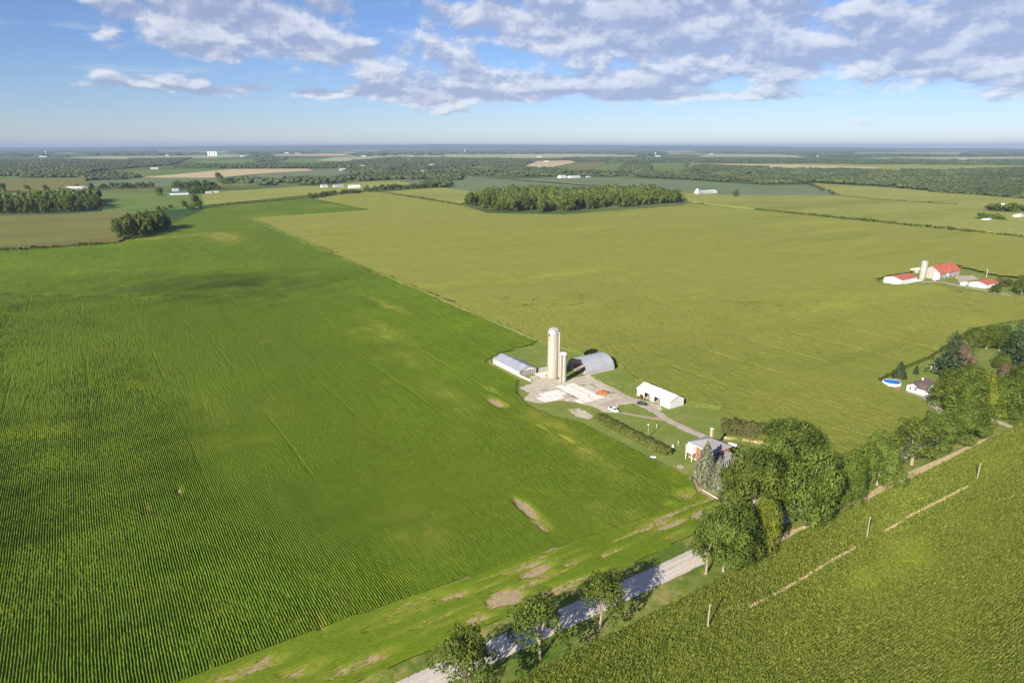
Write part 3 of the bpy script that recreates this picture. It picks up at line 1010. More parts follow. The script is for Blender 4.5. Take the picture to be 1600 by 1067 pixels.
FIELDS = [
    ([(-60, 341), (100, 336), (160, 332), (200, 330), (265, 345), (185, 379), (0, 391.5), (-60, 394)], 1.6, M_olive, 'olive brown field left of the small dark grove'),
    ([(160, 331), (150, 303), (300, 299), (330, 303), (345, 316), (300, 326), (230, 331)], 0.5, M_meadow, 'bright hay field behind the small dark grove'),
    ([(-60, 305), (150, 301), (158, 306), (0, 310), (-60, 312)], 0.5, M_meadow, 'green strip along the left woodlot'),
    ([(-60, 280), (130, 278), (140, 290), (120, 297), (-60, 301)], 0.9, M_olive, 'dull olive field at the far left'),
    ([(-60, 275.5), (28, 276), (40, 279), (-60, 281)], 0.7, M_meadow, 'narrow green strip at the left edge'),
    ([(135, 281), (200, 278), (330, 278), (400, 274), (470, 275), (400, 288), (330, 289), (240, 293), (140, 289)], 0.6, M_teal, 'blue green field with a tree row before it'),
    ([(180, 269), (240, 266), (360, 264), (225, 277), (160, 276)], 0.5, M_meadow, 'light green wedge beside the wheat stubble'),
    ([(225, 277), (360, 264.5), (480, 264), (490, 266.5), (400, 272), (330, 279)], 0.4, M_stubble, 'tan wheat stubble field at the left'),
    ([(490, 266.5), (530, 264), (552, 270), (520, 276), (430, 276), (400, 272.5)], 0.5, M_teal, 'blue green field behind the white farm buildings'),
    ([(315, 305), (345, 300), (470, 292), (560, 290), (600, 296), (478, 306), (400, 314), (320, 321.5)], 1.2, M_yfield, 'yellow corn strip beyond the soybean field'),
    ([(520, 290), (560, 285), (620, 283), (650, 289), (590, 293), (570, 297)], 1.3, M_yfield, 'yellow corn patch before the wooded village'),
    ([(602, 301.5), (640, 297), (690, 294), (760, 303), (740, 312), (720, 320)], 1.6, M_yfield, 'yellow corn left of the long woodlot'),
    ([(610, 281), (640, 279), (720, 282), (700, 290), (655, 288)], 0.6, M_teal, 'grey green field left of the village trees'),
    ([(700, 292), (732, 276), (800, 280), (1060, 302), (1040, 297), (860, 294), (750, 303)], 0.6, M_teal, 'grey green bean field behind the long woodlot'),
    ([(805, 280), (880, 277), (960, 278), (1090, 283), (1200, 290), (1290, 289), (1312, 306), (1130, 305), (1065, 302)], 0.6, M_teal, 'broad blue green field before the white barn'),
    ([(1066, 302.5), (1130, 306), (1312, 306.5), (1440, 329.5), (1640, 350), (1640, 374), (1180, 328), (1076, 316)], 1.9, M_yfield, 'pale yellow corn strip beyond the dark ditch'),
    ([(1270, 287), (1400, 295), (1640, 315), (1640, 349), (1440, 329), (1315, 306)], 1.5, M_yfield, 'yellow corn strip below the right woods'),
    ([(1530, 346), (1560, 341), (1640, 345), (1640, 352)], 0.9, M_teal, 'green field corner at the right farm cluster'),
    ([(820, 260), (840, 252), (890, 251), (900, 254), (865, 261)], 0.4, M_stubble, 'tan stubble field beyond the village'),
    ([(870, 263), (905, 254), (950, 254), (930, 264), (905, 267)], 0.5, M_olive, 'olive field right of the tan stubble'),
    ([(930, 266), (952, 255), (975, 255), (985, 268)], 0.5, M_meadow, 'green field left of the round grove'),
    ([(1012, 270), (1018, 255), (1072, 255), (1066, 271)], 0.5, M_meadow, 'green field right of the round grove'),
    ([(1075, 260), (1085, 255.5), (1200, 256), (1600, 258), (1640, 258), (1640, 266), (1400, 266), (1200, 264)], 1.0, M_yfield, 'long pale corn band behind the right woods'),
    ([(1080, 258), (1085, 256), (1250, 258), (1380, 262), (1360, 264), (1200, 262)], 1.2, M_stubble, 'tan strip before the far right woods'),
    ([(1095, 250), (1130, 247), (1200, 248), (1280, 250), (1200, 253)], 0.8, M_meadow, 'green strip far right of centre'),
    ([(1340, 250), (1385, 246), (1640, 245), (1640, 251), (1480, 253)], 0.8, M_pale, 'pale strip near the right horizon'),
    ([(1090, 245), (1110, 241), (1230, 242), (1260, 246)], 0.8, M_pale, 'pale strip below the far horizon'),
    ([(690, 241), (800, 242), (900, 240.5), (1000, 243), (990, 246), (800, 247), (690, 245.5)], 0.8, M_pale, 'pale field beyond the village'),
    ([(495, 251), (520, 246), (640, 243), (700, 244), (680, 247.5), (560, 254)], 0.8, M_pale, 'pale green field left beyond the village'),
    ([(100, 247), (160, 244.5), (300, 243.5), (390, 241.5), (400, 244), (330, 247), (200, 249)], 0.8, M_pale, 'pale field before the grain bins'),
    ([(290, 256), (320, 251), (390, 249), (420, 253), (350, 258)], 0.7, M_meadow, 'green field near the grain bins'),
    ([(170, 256), (185, 252), (205, 254), (185, 258)], 0.7, M_meadow, 'small green clearing at the left'),
    ([(400, 254), (430, 247), (540, 248), (530, 253), (470, 257)], 0.7, M_meadow, 'muted green field left of the village'),
    ([(555, 261), (570, 256), (570, 261)], 0.4, M_stubble, 'tiny tan clearing in the trees'),
    ([(1455, 286), (1500, 283.5), (1520, 284.5), (1480, 287)], 0.6, M_pale, 'pale clearing in the right woods'),
]
for pts, z, mat, what in FIELDS:
    far_field(pts, z, mat, what)
# far strips of farmland up to the horizon, lying along the concession roads
mats_far = [M_pale, M_yfield, M_meadow, M_teal, M_olive, M_stubble]
for k in range(120):
    px, py = random.uniform(-80, 1680), 229.5 + 3.5 * (14 / 3.5) ** random.random()
    x, y = P(px, py)
    d = depth(x, y)
    a, b = random.uniform(0.02, 0.06) * d, random.uniform(0.04, 0.11) * d
    mb = MB().box(x - a, x + a, y - b, y + b, 0.0, 0.6 + 0.02 * k)
    tag(mb.build('field', mats_far[k % 6 if k % 3 else 0]), 'pale strips of farmland near the horizon', 'field', None, 'stuff')

path('farm_track', [tuple(P(*q)) for q in [(790, 280), (830, 282), (900, 288), (960, 293.5), (1000, 297), (1040, 301), (1075, 303.5)]], 9, 1.0, M_drygrass, 11)


# ------------------------------------------------------------------ foliage meshes
def leaf_quads(C, Nrm, size, r):
    """rhombic leaf clumps centred at C facing Nrm"""
    n = len(C)
    a = r.normal(size=(n, 3))
    t = np.cross(Nrm, a)
    t /= np.linalg.norm(t, axis=1)[:, None] + 1e-9
    b = np.cross(Nrm, t)
    s = size * r.uniform(0.6, 1.35, n)[:, None]
    w = s * r.uniform(0.45, 0.8, n)[:, None]
    V = np.stack([C - t * s, C - b * w + Nrm * s * .15, C + t * s, C + b * w + Nrm * s * .15], 1).reshape(-1, 3)
    F = np.arange(4 * n).reshape(n, 4)
    return V, F


def unit(v):
    return v / (np.linalg.norm(v, axis=1)[:, None] + 1e-9)


def crown_mesh(name, seed, lobes=30, per=210, leaf=0.026, lo=0.16, shape=1.0, spread=1.0, open_=0.0):
    r = np.random.default_rng(seed)
    zc = lo + (1 - lo) * 0.5
    rz = (1 - lo) * 0.5
    Vs, Fs, off = [], [], 0
    for k in range(lobes):
        d = r.normal(size=3)
        d /= np.linalg.norm(d)
        if d[2] < -0.55:
            d[2] *= -0.6
        q = r.uniform(0.40, 0.95)
        wide = 1.0 - 0.30 * max(d[2], 0) * shape
        c = np.array([d[0] * q * 0.47 * wide * spread, d[1] * q * 0.47 * wide * spread, zc + d[2] * q * rz * 0.95])
        rl = 0.075 + 0.15 * r.random() ** 1.3 * (1 - open_ * .3)
        m = int(per * (rl / 0.165) ** 2)
        u = unit(r.normal(size=(m, 3)))
        u[:, 2] = np.where(u[:, 2] < -0.3, u[:, 2] * .4, u[:, 2])
        u = unit(u)
        rad = rl * r.uniform(0.72, 1.08, m)[:, None]
        C = c + u * rad * np.array([1, 1, 0.62 if rz < .45 else 0.75])
        nn = unit(u + unit(r.normal(size=(m, 3))) * 0.55 + np.array([0, 0, 0.15]))
        V, F = leaf_quads(C, nn, leaf, r)
        V[:, 2] = np.repeat(C[:, 2], 4) + (V[:, 2] - np.repeat(C[:, 2], 4)) * 0.75
        Vs.append(V)
        Fs.append(F + off)
        off += len(V)
    V = np.concatenate(Vs)
    V[:, :2] /= np.percentile(np.abs(V[:, :2]), 98.5) * 2
    z0, z1 = np.percentile(V[:, 2], [0.5, 99.7])
    V[:, 2] = lo + (V[:, 2] - z0) / (z1 - z0) * (1 - lo)
    return np_mesh(name, V, np.concatenate(Fs))


def trunk_mesh(name, seed, lo=0.2, fork=0.2, r0=0.024, limbs=6):
    r = random.Random(seed)
    mb = MB()
    lean = (r.uniform(-.03, .03), r.uniform(-.03, .03))
    mb.tube([(0, 0, -0.02), (lean[0] * .3, lean[1] * .3, fork * .4), (lean[0], lean[1], fork)], [r0 * 1.35, r0, r0 * .85], 7)
    for k in range(limbs):
        a = 2 * math.pi * (k + r.uniform(-.3, .3)) / limbs
        sp = r.uniform(0.10, 0.30)
        top = r.uniform(0.55, 0.85)
        p0 = (lean[0], lean[1], fork - r.uniform(0, .04))
        p1 = (lean[0] + math.cos(a) * sp * .45, lean[1] + math.sin(a) * sp * .45, fork + (top - fork) * .45)
        p2 = (lean[0] + math.cos(a) * sp, lean[1] + math.sin(a) * sp, top)
        mb.tube([p0, p1, p2], [r0 * .6, r0 * .4, r0 * .1], 5)
    return mb.mesh(name)


def conifer_crown(name, seed, whorls=26, lo=0.04, droop=0.35, wid=0.5, leaf=0.02, irregular=0.12, power=0.85, per=9):
    r = np.random.default_rng(seed)
    Vs, Fs, off = [], [], 0
    for k in range(whorls):
        t = k / (whorls - 1)
        z = lo + (0.985 - lo) * t
        rad = wid * (1 - t) ** power + 0.012
        nb = max(5, int(12 * (1 - t) + 6))
        for b in range(nb):
            a = 2 * math.pi * (b + r.uniform(-.35, .35)) / nb + k * 0.7
            L = rad * r.uniform(1 - irregular * 2, 1 + irregular)
            m = max(4, int(per * (0.4 + L / wid)))
            s = np.linspace(0.12, 1, m) + r.uniform(-.04, .04, m)
            pz = z - droop * L * s ** 1.4 + r.normal(0, .006, m)
            C = np.stack([np.cos(a) * L * s, np.sin(a) * L * s, pz], 1)
            side = np.stack([-np.sin(a) * np.ones(m), np.cos(a) * np.ones(m), np.zeros(m)], 1)
            C = C + side * (r.uniform(-1, 1, m) * 0.10 * L)[:, None]
            nn = unit(np.stack([np.cos(a) * .55 * np.ones(m), np.sin(a) * .55 * np.ones(m), np.ones(m)], 1) + r.normal(size=(m, 3)) * .5)
            V, F = leaf_quads(C, nn, leaf * (0.7 + 0.5 * (1 - t)), r)
            Vs.append(V)
            Fs.append(F + off)
            off += len(V)
    return np_mesh(name, np.concatenate(Vs), np.concatenate(Fs))


CROWNS = [crown_mesh('crown', 100 + i, 46, 330, 0.0175, 0.10 + 0.03 * (i % 3), spread=1.0) for i in range(5)]
SPARSE = [crown_mesh('crown', 200 + i, 32, 250, 0.019, 0.30, spread=1.05, open_=0.6) for i in range(3)]
TRUNKS = [trunk_mesh('trunk', 300 + i) for i in range(3)]
TRUNKS_S = [trunk_mesh('trunk', 320 + i, fork=0.26, r0=0.026, limbs=6) for i in range(3)]
MIDS = [crown_mesh('crown', 400 + i, 20, 44, 0.060, 0.04, spread=1.0) for i in range(5)]
SPRUCE = [conifer_crown('crown', 500 + i, whorls=30, droop=0.42, wid=0.52, leaf=0.042, power=0.72, per=14) for i in range(2)]
PINE = [conifer_crown('crown', 520 + i, whorls=17, lo=0.12, droop=0.12, wid=0.47, leaf=0.034, irregular=0.3, power=0.62, per=10) for i in range(2)]
CTRUNK = MB().tube([(0, 0, -.02), (0, 0, .5), (0, 0, .95)], [.026, .016, .004], 6).mesh('trunk')
variants = {}


def var(me, mat):
    k = (me.name, mat.name)
    if k not in variants:
        c = me.copy()
        c.materials.clear()
        c.materials.append(mat)
        variants[k] = c
    return variants[k]


TREE_N = [0]


def tree(base, ptop, wpx, label, name='broadleaf_tree', kind='full', mat=None, group=None, lift=0.0, hmax=None):
    """base and top given by their place in the photograph, width in its pixels"""
    x, y = P(*base)
    h = height_to(x, y, ptop) - lift
    if hmax:
        h = min(h, hmax)
    w = wpx * 1.0 * depth(x, y, h * .5) / FPX
    i = TREE_N[0]
    TREE_N[0] += 1
    t = empty(name, x, y, 0, random.uniform(0, 6.28))
    t.scale = (w, w, h)
    if kind == 'full':
        c, tr, m, bk = CROWNS[i % 5], TRUNKS[i % 3], mat or M_leaf, M_bark
    elif kind == 'sparse':
        c, tr, m, bk = SPARSE[i % 3], TRUNKS_S[i % 3], mat or M_leaf, M_bark
    elif kind == 'spruce':
        c, tr, m, bk = SPRUCE[i % 2], CTRUNK, mat or M_spruce, M_bark2
    else:
        c, tr, m, bk = PINE[i % 2], CTRUNK, mat or M_pine, M_bark2
    link('crown', var(c, m), None, t)
    link('trunk', var(tr, bk), None, t)
    tag(t, label, 'tree', group)
    return t


# trees along the road and round the two houses
GR = 'trees along the gravel road'
tree((728, 1092), 982, 106, 'bushy roadside tree cut by the bottom edge of the picture', kind='sparse', group=GR, mat=M_leaf2)
tree((843, 1030), 926, 92, 'tall roadside tree with bare lower trunk, second from the bottom edge', kind='sparse', group=GR)
tree((937, 981), 893, 76, 'open roadside tree with pale forked trunk over its own shadow', kind='sparse', group=GR, mat=M_leaf2)
tree((1103, 897), 797, 66, 'roadside tree with pale trunk at the end of the sunlit road stretch', kind='sparse', group=GR)
tree((1130, 893), 795, 72, 'tree close behind the pale-trunked tree at the open road stretch', group=GR)
tree((1160, 880), 790, 62, 'dark tree nearest the corn at the shaded road bend', group=GR, mat=M_leaf2)
tree((1192, 862), 780, 52, 'light green tree beside the visible gap of shaded road', group=GR, mat=M_leafy)
tree((1176, 806), 700, 102, 'broad dark round tree right of the blue spruces', mat=M_leaf2)
tree((1258, 826), 702, 104, 'large light green tree standing over the road by the dry strip', mat=M_leaf)
tree((1298, 796), 728, 36, 'narrow yellow-green tree right of the large light green one', group=GR, mat=M_leafy)
tree((1322, 790), 712, 56, 'upright roadside tree between the yellow-green one and the twin trunks', group=GR)
tree((1345, 776), 700, 52, 'slim roadside tree with white trunk above the dry strip', kind='sparse', group=GR)
tree((1370, 758), 680, 70, 'leafy roadside tree left of the small open patch of road', group=GR)
tree((1207, 768), 688, 72, 'tree crown tucked behind the broad dark round tree', group='trees behind the red brick house')
tree((1232, 722), 656, 92, 'wide tree at the corn edge beyond the lilac hedge', group='trees behind the red brick house', mat=M_leaf2)
tree((1424, 727), 652, 80, 'dark roadside tree with pale trunk right of the open patch of road', kind='sparse', group=GR, mat=M_leaf2)
tree((1464, 701), 645, 58, 'roadside tree between the pale trunk and the white bungalow trees', group=GR)
tree((1500, 690), 636, 60, 'roadside tree at the far end of the dry strip', group=GR)
tree((1520, 676), 628, 44, 'farthest roadside tree before the side lane', group=GR, mat=M_leaf2)
B2 = 'trees round the white bungalow'
tree((1492, 645), 578, 66, 'big dark tree overhanging the white bungalow', group=B2, mat=M_leaf2)
tree((1508, 655), 590, 60, 'tree in front of the big dark bungalow tree', group=B2)
tree((1535, 648), 580, 62, 'light green tree in the middle of the bungalow grove', group=B2, mat=M_leafy)
tree((1562, 652), 588, 60, 'tree at the side lane, right in the bungalow grove', group=B2)
tree((1588, 645), 592, 50, 'yellowish tree with short trunk by the right edge', group=B2, mat=M_leafy)
tree((1602, 630), 570, 60, 'dark tree at the right edge above the side lane', group=B2, mat=M_leaf2)
tree((1520, 620), 572, 52, 'tree crown behind the bungalow grove', group=B2)
tree((1482, 588), 516, 62, 'tall dark pine behind the white bungalow', 'pine_tree', 'pine')
tree((1500, 590), 535, 34, 'brown dying tree beside the tall dark pine', mat=M_leafb, kind='sparse')
tree((1508, 566), 530, 26, 'small green tree right of the brown dying tree', group=B2)
tree((1571, 592), 568, 24, 'small russet tree at the lawn edge by the right border', mat=M_leafb)
for k, (bx_, by_, ty, w) in enumerate([(1521, 541, 511, 34), (1541, 545, 509, 38), (1560, 548, 508, 36)]):
    tree((bx_, by_), ty, w, ('left', 'middle', 'right')[k] + ' of three round dark trees behind the far lawn', group='round dark trees behind the far lawn', mat=M_leaf2)
tree((1582, 572), 500, 52, 'large dark pine at the right edge of the picture', 'pine_tree', 'pine')
tree((1602, 592), 520, 56, 'dark pine cut by the right edge of the picture', 'pine_tree', 'pine')
tree((1566, 578), 552, 26, 'round dark bush at the foot of the right edge pines', mat=M_leaf2)
tree((1594, 612), 566, 40, 'dark tree below the right edge pines', mat=M_leaf2, group=B2)
tree((1405, 590), 564, 24, 'young spruce beside the blue pool', 'spruce_tree', 'spruce', mat=M_pine)
tree((1431, 584), 570, 10, 'tiny spruce between the pool and the tall pine', 'spruce_tree', 'spruce', mat=M_pine)
tree((1101, 752), 688, 48, 'taller blue spruce in front of the brick house', 'spruce_tree', 'spruce')
tree((1121, 765), 712, 34, 'shorter blue spruce nearer the road in front of the brick house', 'spruce_tree', 'spruce')
tree((1554, 458), 443, 16, 'small dark tree beside the white red-roofed garage', mat=M_leaf2)
tree((1596, 460), 430, 26, 'dark tree at the right edge by the red-roofed farm lane', mat=M_leaf2)


# ------------------------------------------------------------------ hedges and bushes
def bush_mesh(name, L, Wd, H, leaf, seed, dens=9.0, round_=True):
    """clipped or wild hedge body: leaf clumps over a lumpy volume, along local x"""
    r = np.random.default_rng(seed)
    n = int((L * Wd + 2 * L * H) * dens)
    x = r.uniform(-.5, .5, n) * L
    a = r.uniform(0, np.pi, n)
    lump = 0.78 + 0.34 * vnoise(x, a * 2, 1.6, seed % 50) * np.ones(n)
    y = np.cos(a) * Wd / 2 * lump
    z = np.maximum(np.sin(a), 0.02) ** 0.6 * H * lump * r.uniform(.75, 1.0, n)
    end = np.sqrt(np.clip(1 - (np.abs(x) / (L / 2)) ** 10, 0.05, 1))
    C = np.stack([x, y * end, z], 1)
    nn = unit(np.stack([np.zeros(n), np.cos(a), np.sin(a) + .2], 1) + r.normal(size=(n, 3)) * .55)
    V, F = leaf_quads(C, nn, leaf, r)
    V[:, 2] = np.maximum(V[:, 2], 0.02)
    return np_mesh(name, V, F)


def bush(name, x, y, rz, L, Wd, H, mat, label, leaf=0.22, seed=1, cat='hedge', dens=9.0, group=None, stems=0):
    t = empty(name, x, y, 0, rz)
    link('foliage', bush_mesh('foliage', L, Wd, H, leaf, seed, dens), mat, t)
    r = random.Random(seed)
    m = max(2, int(L / 3))
    for k in range(m):
        sx_ = (k + .5) / m * L - L / 2
        MB().tube([(sx_, 0, 0), (sx_ + r.uniform(-.2, .2), r.uniform(-.3, .3), H * .8)], [.06, .02], 5).build('stem', M_bark2, t)
    tag(t, label, cat, group)
    return t


bush('hedge', 171.0, 179.3, R(90), 43, 5.4, 2.9, M_hedge, 'long thick hedge between the lawn and the soybeans', 0.26, 3, dens=13)
x, y = P(1163, 678)
bush('lilac_hedge', x, y, R(-52), 19, 7.0, 6.3, M_leafs, 'overgrown brownish lilac hedge at the corn edge behind the house', 0.32, 5, dens=12)
x, y = P(1168, 690)
o = link('dry_grass', np_mesh('dry_grass', *leaf_quads(
    np.stack([x + (np.linspace(-1, 1, 500) * 8.5) * math.cos(R(-52)) + rng.normal(0, .35, 500), y + (np.linspace(-1, 1, 500) * 8.5) * math.sin(R(-52)) + rng.normal(0, .35, 500), rng.uniform(.1, .8, 500)], 1),
    unit(rng.normal(size=(500, 3)) * np.array([1, 1, .25])), 0.35, np.random.default_rng(3))), M_drygrass)
tag(o, 'dry pale grass along the foot of the lilac hedge', 'grass', None, 'stuff')
x, y = P(1134, 727)
bush('flower_bed', x, y, 0.1, 4.2, 2.0, 1.0, M_flower, 'orange flowering bed in front of the house porch', 0.17, 7, 'flowers', 26)

# tall dry grass along the pole line in the corn
for seg, lab in (([(1172, 946), (1215, 925), (1262, 898), (1300, 874), (1345, 850)], 'dry grass line in the corn between the two nearer poles'),
                 ([(1368, 836), (1395, 822), (1425, 803), (1470, 781), (1512, 759)], 'dry grass line in the corn before the farthest pole')):
    q = [P(a, b, 2.1) for a, b in seg]
    Cs = []
    for a, b in zip(q[:-1], q[1:]):
        L_ = np.hypot(*(b - a))
        m = int(L_ * 60)
        Cs.append(np.column_stack([a + np.outer(rng.random(m), b - a) + rng.normal(0, .15, (m, 2)), rng.uniform(1.2, 2.35, m)]))
    C = np.concatenate(Cs)
    C = C[vnoise(C[:, 0], C[:, 1], 3.5, 58) > 0.14]
    V, F = leaf_quads(C, unit(rng.normal(size=(len(C), 3)) * np.array([1, 1, .5]) + np.array([-.5, -.3, .5])), 0.13, rng)
    tag(link('dry_grass', np_mesh('dry_grass', V, F), M_drygrass), lab, 'grass', None, 'stuff')

# ditches and fence lines overgrown with weeds
def weeds(pts, w, h, label, leaf=0.9, step=1.0, mat=M_leaf2):
    q = [P(*p) for p in pts]
    Cs = []
    for a, b in zip(q[:-1], q[1:]):
        L = np.hypot(*(b - a))
        n = int(L / step)
        t = rng.random(n)
        d = (b - a) / L
        nrm = np.array([-d[1], d[0]])
        C = a + np.outer(t, b - a) + nrm * (rng.uniform(-.5, .5, n) * w)[:, None]
        Cs.append(np.column_stack([C, rng.uniform(.2, 1, n) * h * (0.5 + vnoise(C[:, 0], C[:, 1], 14, 9))]))
    C = np.concatenate(Cs)
    V, F = leaf_quads(C, unit(rng.normal(size=(len(C), 3)) * .8 + np.array([-.2, -.5, .6])), leaf, rng)
    V[:, 2] = np.maximum(V[:, 2], .05)
    tag(link('weeds', np_mesh('weeds', V, F), mat), label, 'weeds', None, 'stuff')


weeds([(-60, 397), (0, 393), (90, 387.5), (182, 381)], 4, 3.0, 'dark weedy ditch below the olive field', 1.3, 0.16)
weeds([(330, 322.5), (400, 317), (478, 311)], 4, 2.6, 'dark weedy line at the far end of the soybeans', 1.5, 0.3)
weeds([(600, 302), (660, 311), (720, 321.5)], 4, 3.0, 'dark fence line through the pale corn', 1.5, 0.3)
weeds([(1180, 329), (1300, 340), (1450, 356), (1640, 376)], 5, 3.2, 'dark ditch line across the right corn field', 1.5, 0.22)
weeds([(1070, 318), (1100, 320)], 4, 3.0, 'short dark ditch right of the long woodlot', 1.5, 0.25)
weeds([(1310, 307), (1380, 314), (1495, 321)], 4, 3.0, 'thin dark line across the right corn strips', 1.6, 0.35)
weeds([(395, 344.5), (505, 394), (640, 449), (760, 499), (832, 531)], 0.8, 0.9, 'grassy line between soybeans and pale corn', 0.35, 0.30, M_drygrass)


# ------------------------------------------------------------------ woods
def wood_individuals(pg, n, hlo, hhi, label, group, name='broadleaf_tree', mat=M_leaf2, wratio=0.62, front=True, mats=None):
    """countable trees of a wood: the ones nearest the camera first"""
    x0, y0 = pg.min(0)
    x1, y1 = pg.max(0)
    pts = []
    tries = 0
    while len(pts) < n and tries < 60000:
        tries += 1
        x, y = random.uniform(x0, x1), random.uniform(y0, y1)
        if not inside(np.array([x]), np.array([y]), pg)[0]:
            continue
        if any((x - a) ** 2 + (y - b) ** 2 < (hlo * .30) ** 2 for a, b in pts):
            continue
        pts.append((x, y))
    for x, y in pts:
        h = random.uniform(hlo, hhi)
        w = h * wratio * random.uniform(.85, 1.2)
        m = random.choice(mats or [mat])
        o = link(name, var(random.choice(MIDS), m))
        o.location = (x, y, 0)
        o.rotation_euler = (0, 0, random.uniform(0, 6.28))
        o.scale = (w, w, h)
        tag(o, label, 'tree', group)


def blob_batch(name, C, Wd, Ht, mat, label, seed=0, kind='leafy'):
    """far wood as one mass: per tree a ragged tuft of faces"""
    r = np.random.default_rng(seed)
    n = len(C)
    ico = []
    t = (1 + 5 ** .5) / 2
    ico = np.array([(-1, t, 0), (1, t, 0), (-1, -t, 0), (1, -t, 0), (0, -1, t), (0, 1, t), (0, -1, -t), (0, 1, -t), (t, 0, -1), (t, 0, 1), (-t, 0, -1), (-t, 0, 1)], float)
    ico /= np.linalg.norm(ico[0])
    F0 = np.array([(0, 11, 5), (0, 5, 1), (0, 1, 7), (0, 7, 10), (0, 10, 11), (1, 5, 9), (5, 11, 4), (11, 10, 2), (10, 7, 6), (7, 1, 8), (3, 9, 4), (3, 4, 2), (3, 2, 6), (3, 6, 8), (3, 8, 9), (4, 9, 5), (2, 4, 11), (6, 2, 10), (8, 6, 7), (9, 8, 1)])
    a = r.uniform(0, 2 * np.pi, n)
    ca, sa = np.cos(a)[:, None], np.sin(a)[:, None]
    k = r.uniform(.65, 1.3, (n, 12))
    X = (ico[:, 0] * ca - ico[:, 1] * sa) * k * Wd[:, None] * .5 + C[:, 0:1]
    Y = (ico[:, 0] * sa + ico[:, 1] * ca) * k * Wd[:, None] * .5 + C[:, 1:2]
    Z = np.maximum((0.52 + ico[:, 2] * .46 * k) * Ht[:, None], 0.0)
    V = np.stack([X, Y, Z], 2).reshape(-1, 3)
    F = (F0[None] + (np.arange(n) * 12)[:, None, None]).reshape(-1, 3)
    o = link(name, np_mesh(name, V, F), mat)
    tag(o, label, 'woods', None, 'stuff')
    return o


def wood_stuff(pts, h, spacing, label, mat=M_wood_far, name='wood', gap=0.0, seed=1, wr=0.75):
    pg = poly(pts)
    x0, y0 = pg.min(0)
    x1, y1 = pg.max(0)
    gx = np.arange(x0, x1, spacing)
    gy = np.arange(y0, y1, spacing)
    X, Y = np.meshgrid(gx, gy)
    X = X.ravel() + rng.uniform(-.5, .5, X.size) * spacing
    Y = Y.ravel() + rng.uniform(-.5, .5, Y.size) * spacing
    ok = inside(X, Y, pg)
    if gap:
        ok &= 0.5 * vnoise(X, Y, spacing * 7, seed) + 0.5 * vnoise(X, Y, spacing * 2.6, seed + 9) > gap * 0.85 + 0.06
    X, Y = X[ok], Y[ok]
    n = len(X)
    if n == 0:
        return
    Ht = h * (0.55 + 0.45 * vnoise(X, Y, spacing * 6, seed + 3)) * rng.uniform(.6, 1.25, n)
    Wd = spacing * 1.2 * rng.uniform(.6, 1.5, n)
    blob_batch(name, np.column_stack([X, Y]), Wd, Ht, mat, label, seed)


# small grove in the soybeans
wood_individuals(poly([(186, 377), (215, 372.5), (255, 364), (262, 355), (215, 357), (180, 366)]), 40, 20, 26,
                 'tree of the small dark grove standing between olive field and soybeans', 'trees of the small dark grove')
# left woodlot
wood_individuals(poly([(-30, 335), (60, 333.5), (158, 329), (158, 322), (60, 325), (-30, 327)]), 70, 21, 28,
                 'tree of the long dark woodlot at the left edge', 'trees of the left woodlot')
wood_stuff([(-30, 327), (60, 325), (156, 322), (154, 312), (60, 315), (-30, 317)], 27, 10, 'trees deeper in the left woodlot', M_leaf2)
# centre woodlot
wood_individuals(poly([(728, 321), (775, 331), (840, 332.5), (960, 325), (1062, 317), (1058, 313.5), (960, 320), (840, 325), (775, 322), (735, 316)]), 120, 20, 27,
                 'tree on the near edge of the long woodlot behind the pale corn', 'trees of the long woodlot', mats=[M_leaf, M_leaf2, M_leaf2])
wood_stuff([(730, 315), (775, 322), (840, 325), (960, 320), (1058, 313.5), (1040, 305), (960, 303), (840, 305), (760, 306)], 25, 11,
           'trees deeper in the long woodlot', M_leaf2)
# countable trees round the distant farms
TG = 'single trees among the distant fields'
for k, (px, py, w, h_, lab) in enumerate([
        (5, 300, 11, 14, 'tree at the very left edge above the woodlot'), (43, 298, 9, 9, 'left of two lone round trees above the woodlot'), (72, 297.5, 9, 9, 'right of two lone round trees above the woodlot'),
        (118, 296, 14, 9, 'russet tree beside the small left barn'), (143, 296, 9, 10, 'tree right of the small left barn'),
        (249, 306, 14, 13, 'dark round tree left of the green-roofed barn'), (289, 328, 10, 16, 'left of two tall bushes on the fence line'), (308, 326, 15, 24, 'right of two tall bushes on the fence line'),
        (298, 328, 12, 9, 'low bush between the two tall fence line bushes'), (248, 329, 8, 7, 'low fence line bush nearest the small grove'), (266, 326, 9, 6, 'low fence line bush in the middle of the row'), (257, 328, 7, 5, 'smallest bush on the fence line'),
        (342, 280, 12, 11, 'lone tree on the tan stubble edge'), (352, 288, 14, 8, 'low tree right of the green-roofed farm'),
        (1149, 308, 9, 12, 'round tree right of the long white barn'), (948, 256, 5, 8, 'tree left of the round grove')]):
    x, y = P(px, py)
    d = depth(x, y) / FPX
    o = link('broadleaf_tree', var(MIDS[k % 5], M_leafb if 'russet' in lab else M_leaf2))
    o.location = (x, y, 0)
    o.scale = (w * d, w * d, h_ * d)
    tag(o, lab, 'tree', TG)


ORD = 'first second third fourth fifth sixth seventh eighth ninth tenth eleventh twelfth thirteenth fourteenth fifteenth sixteenth seventeenth eighteenth'.split()


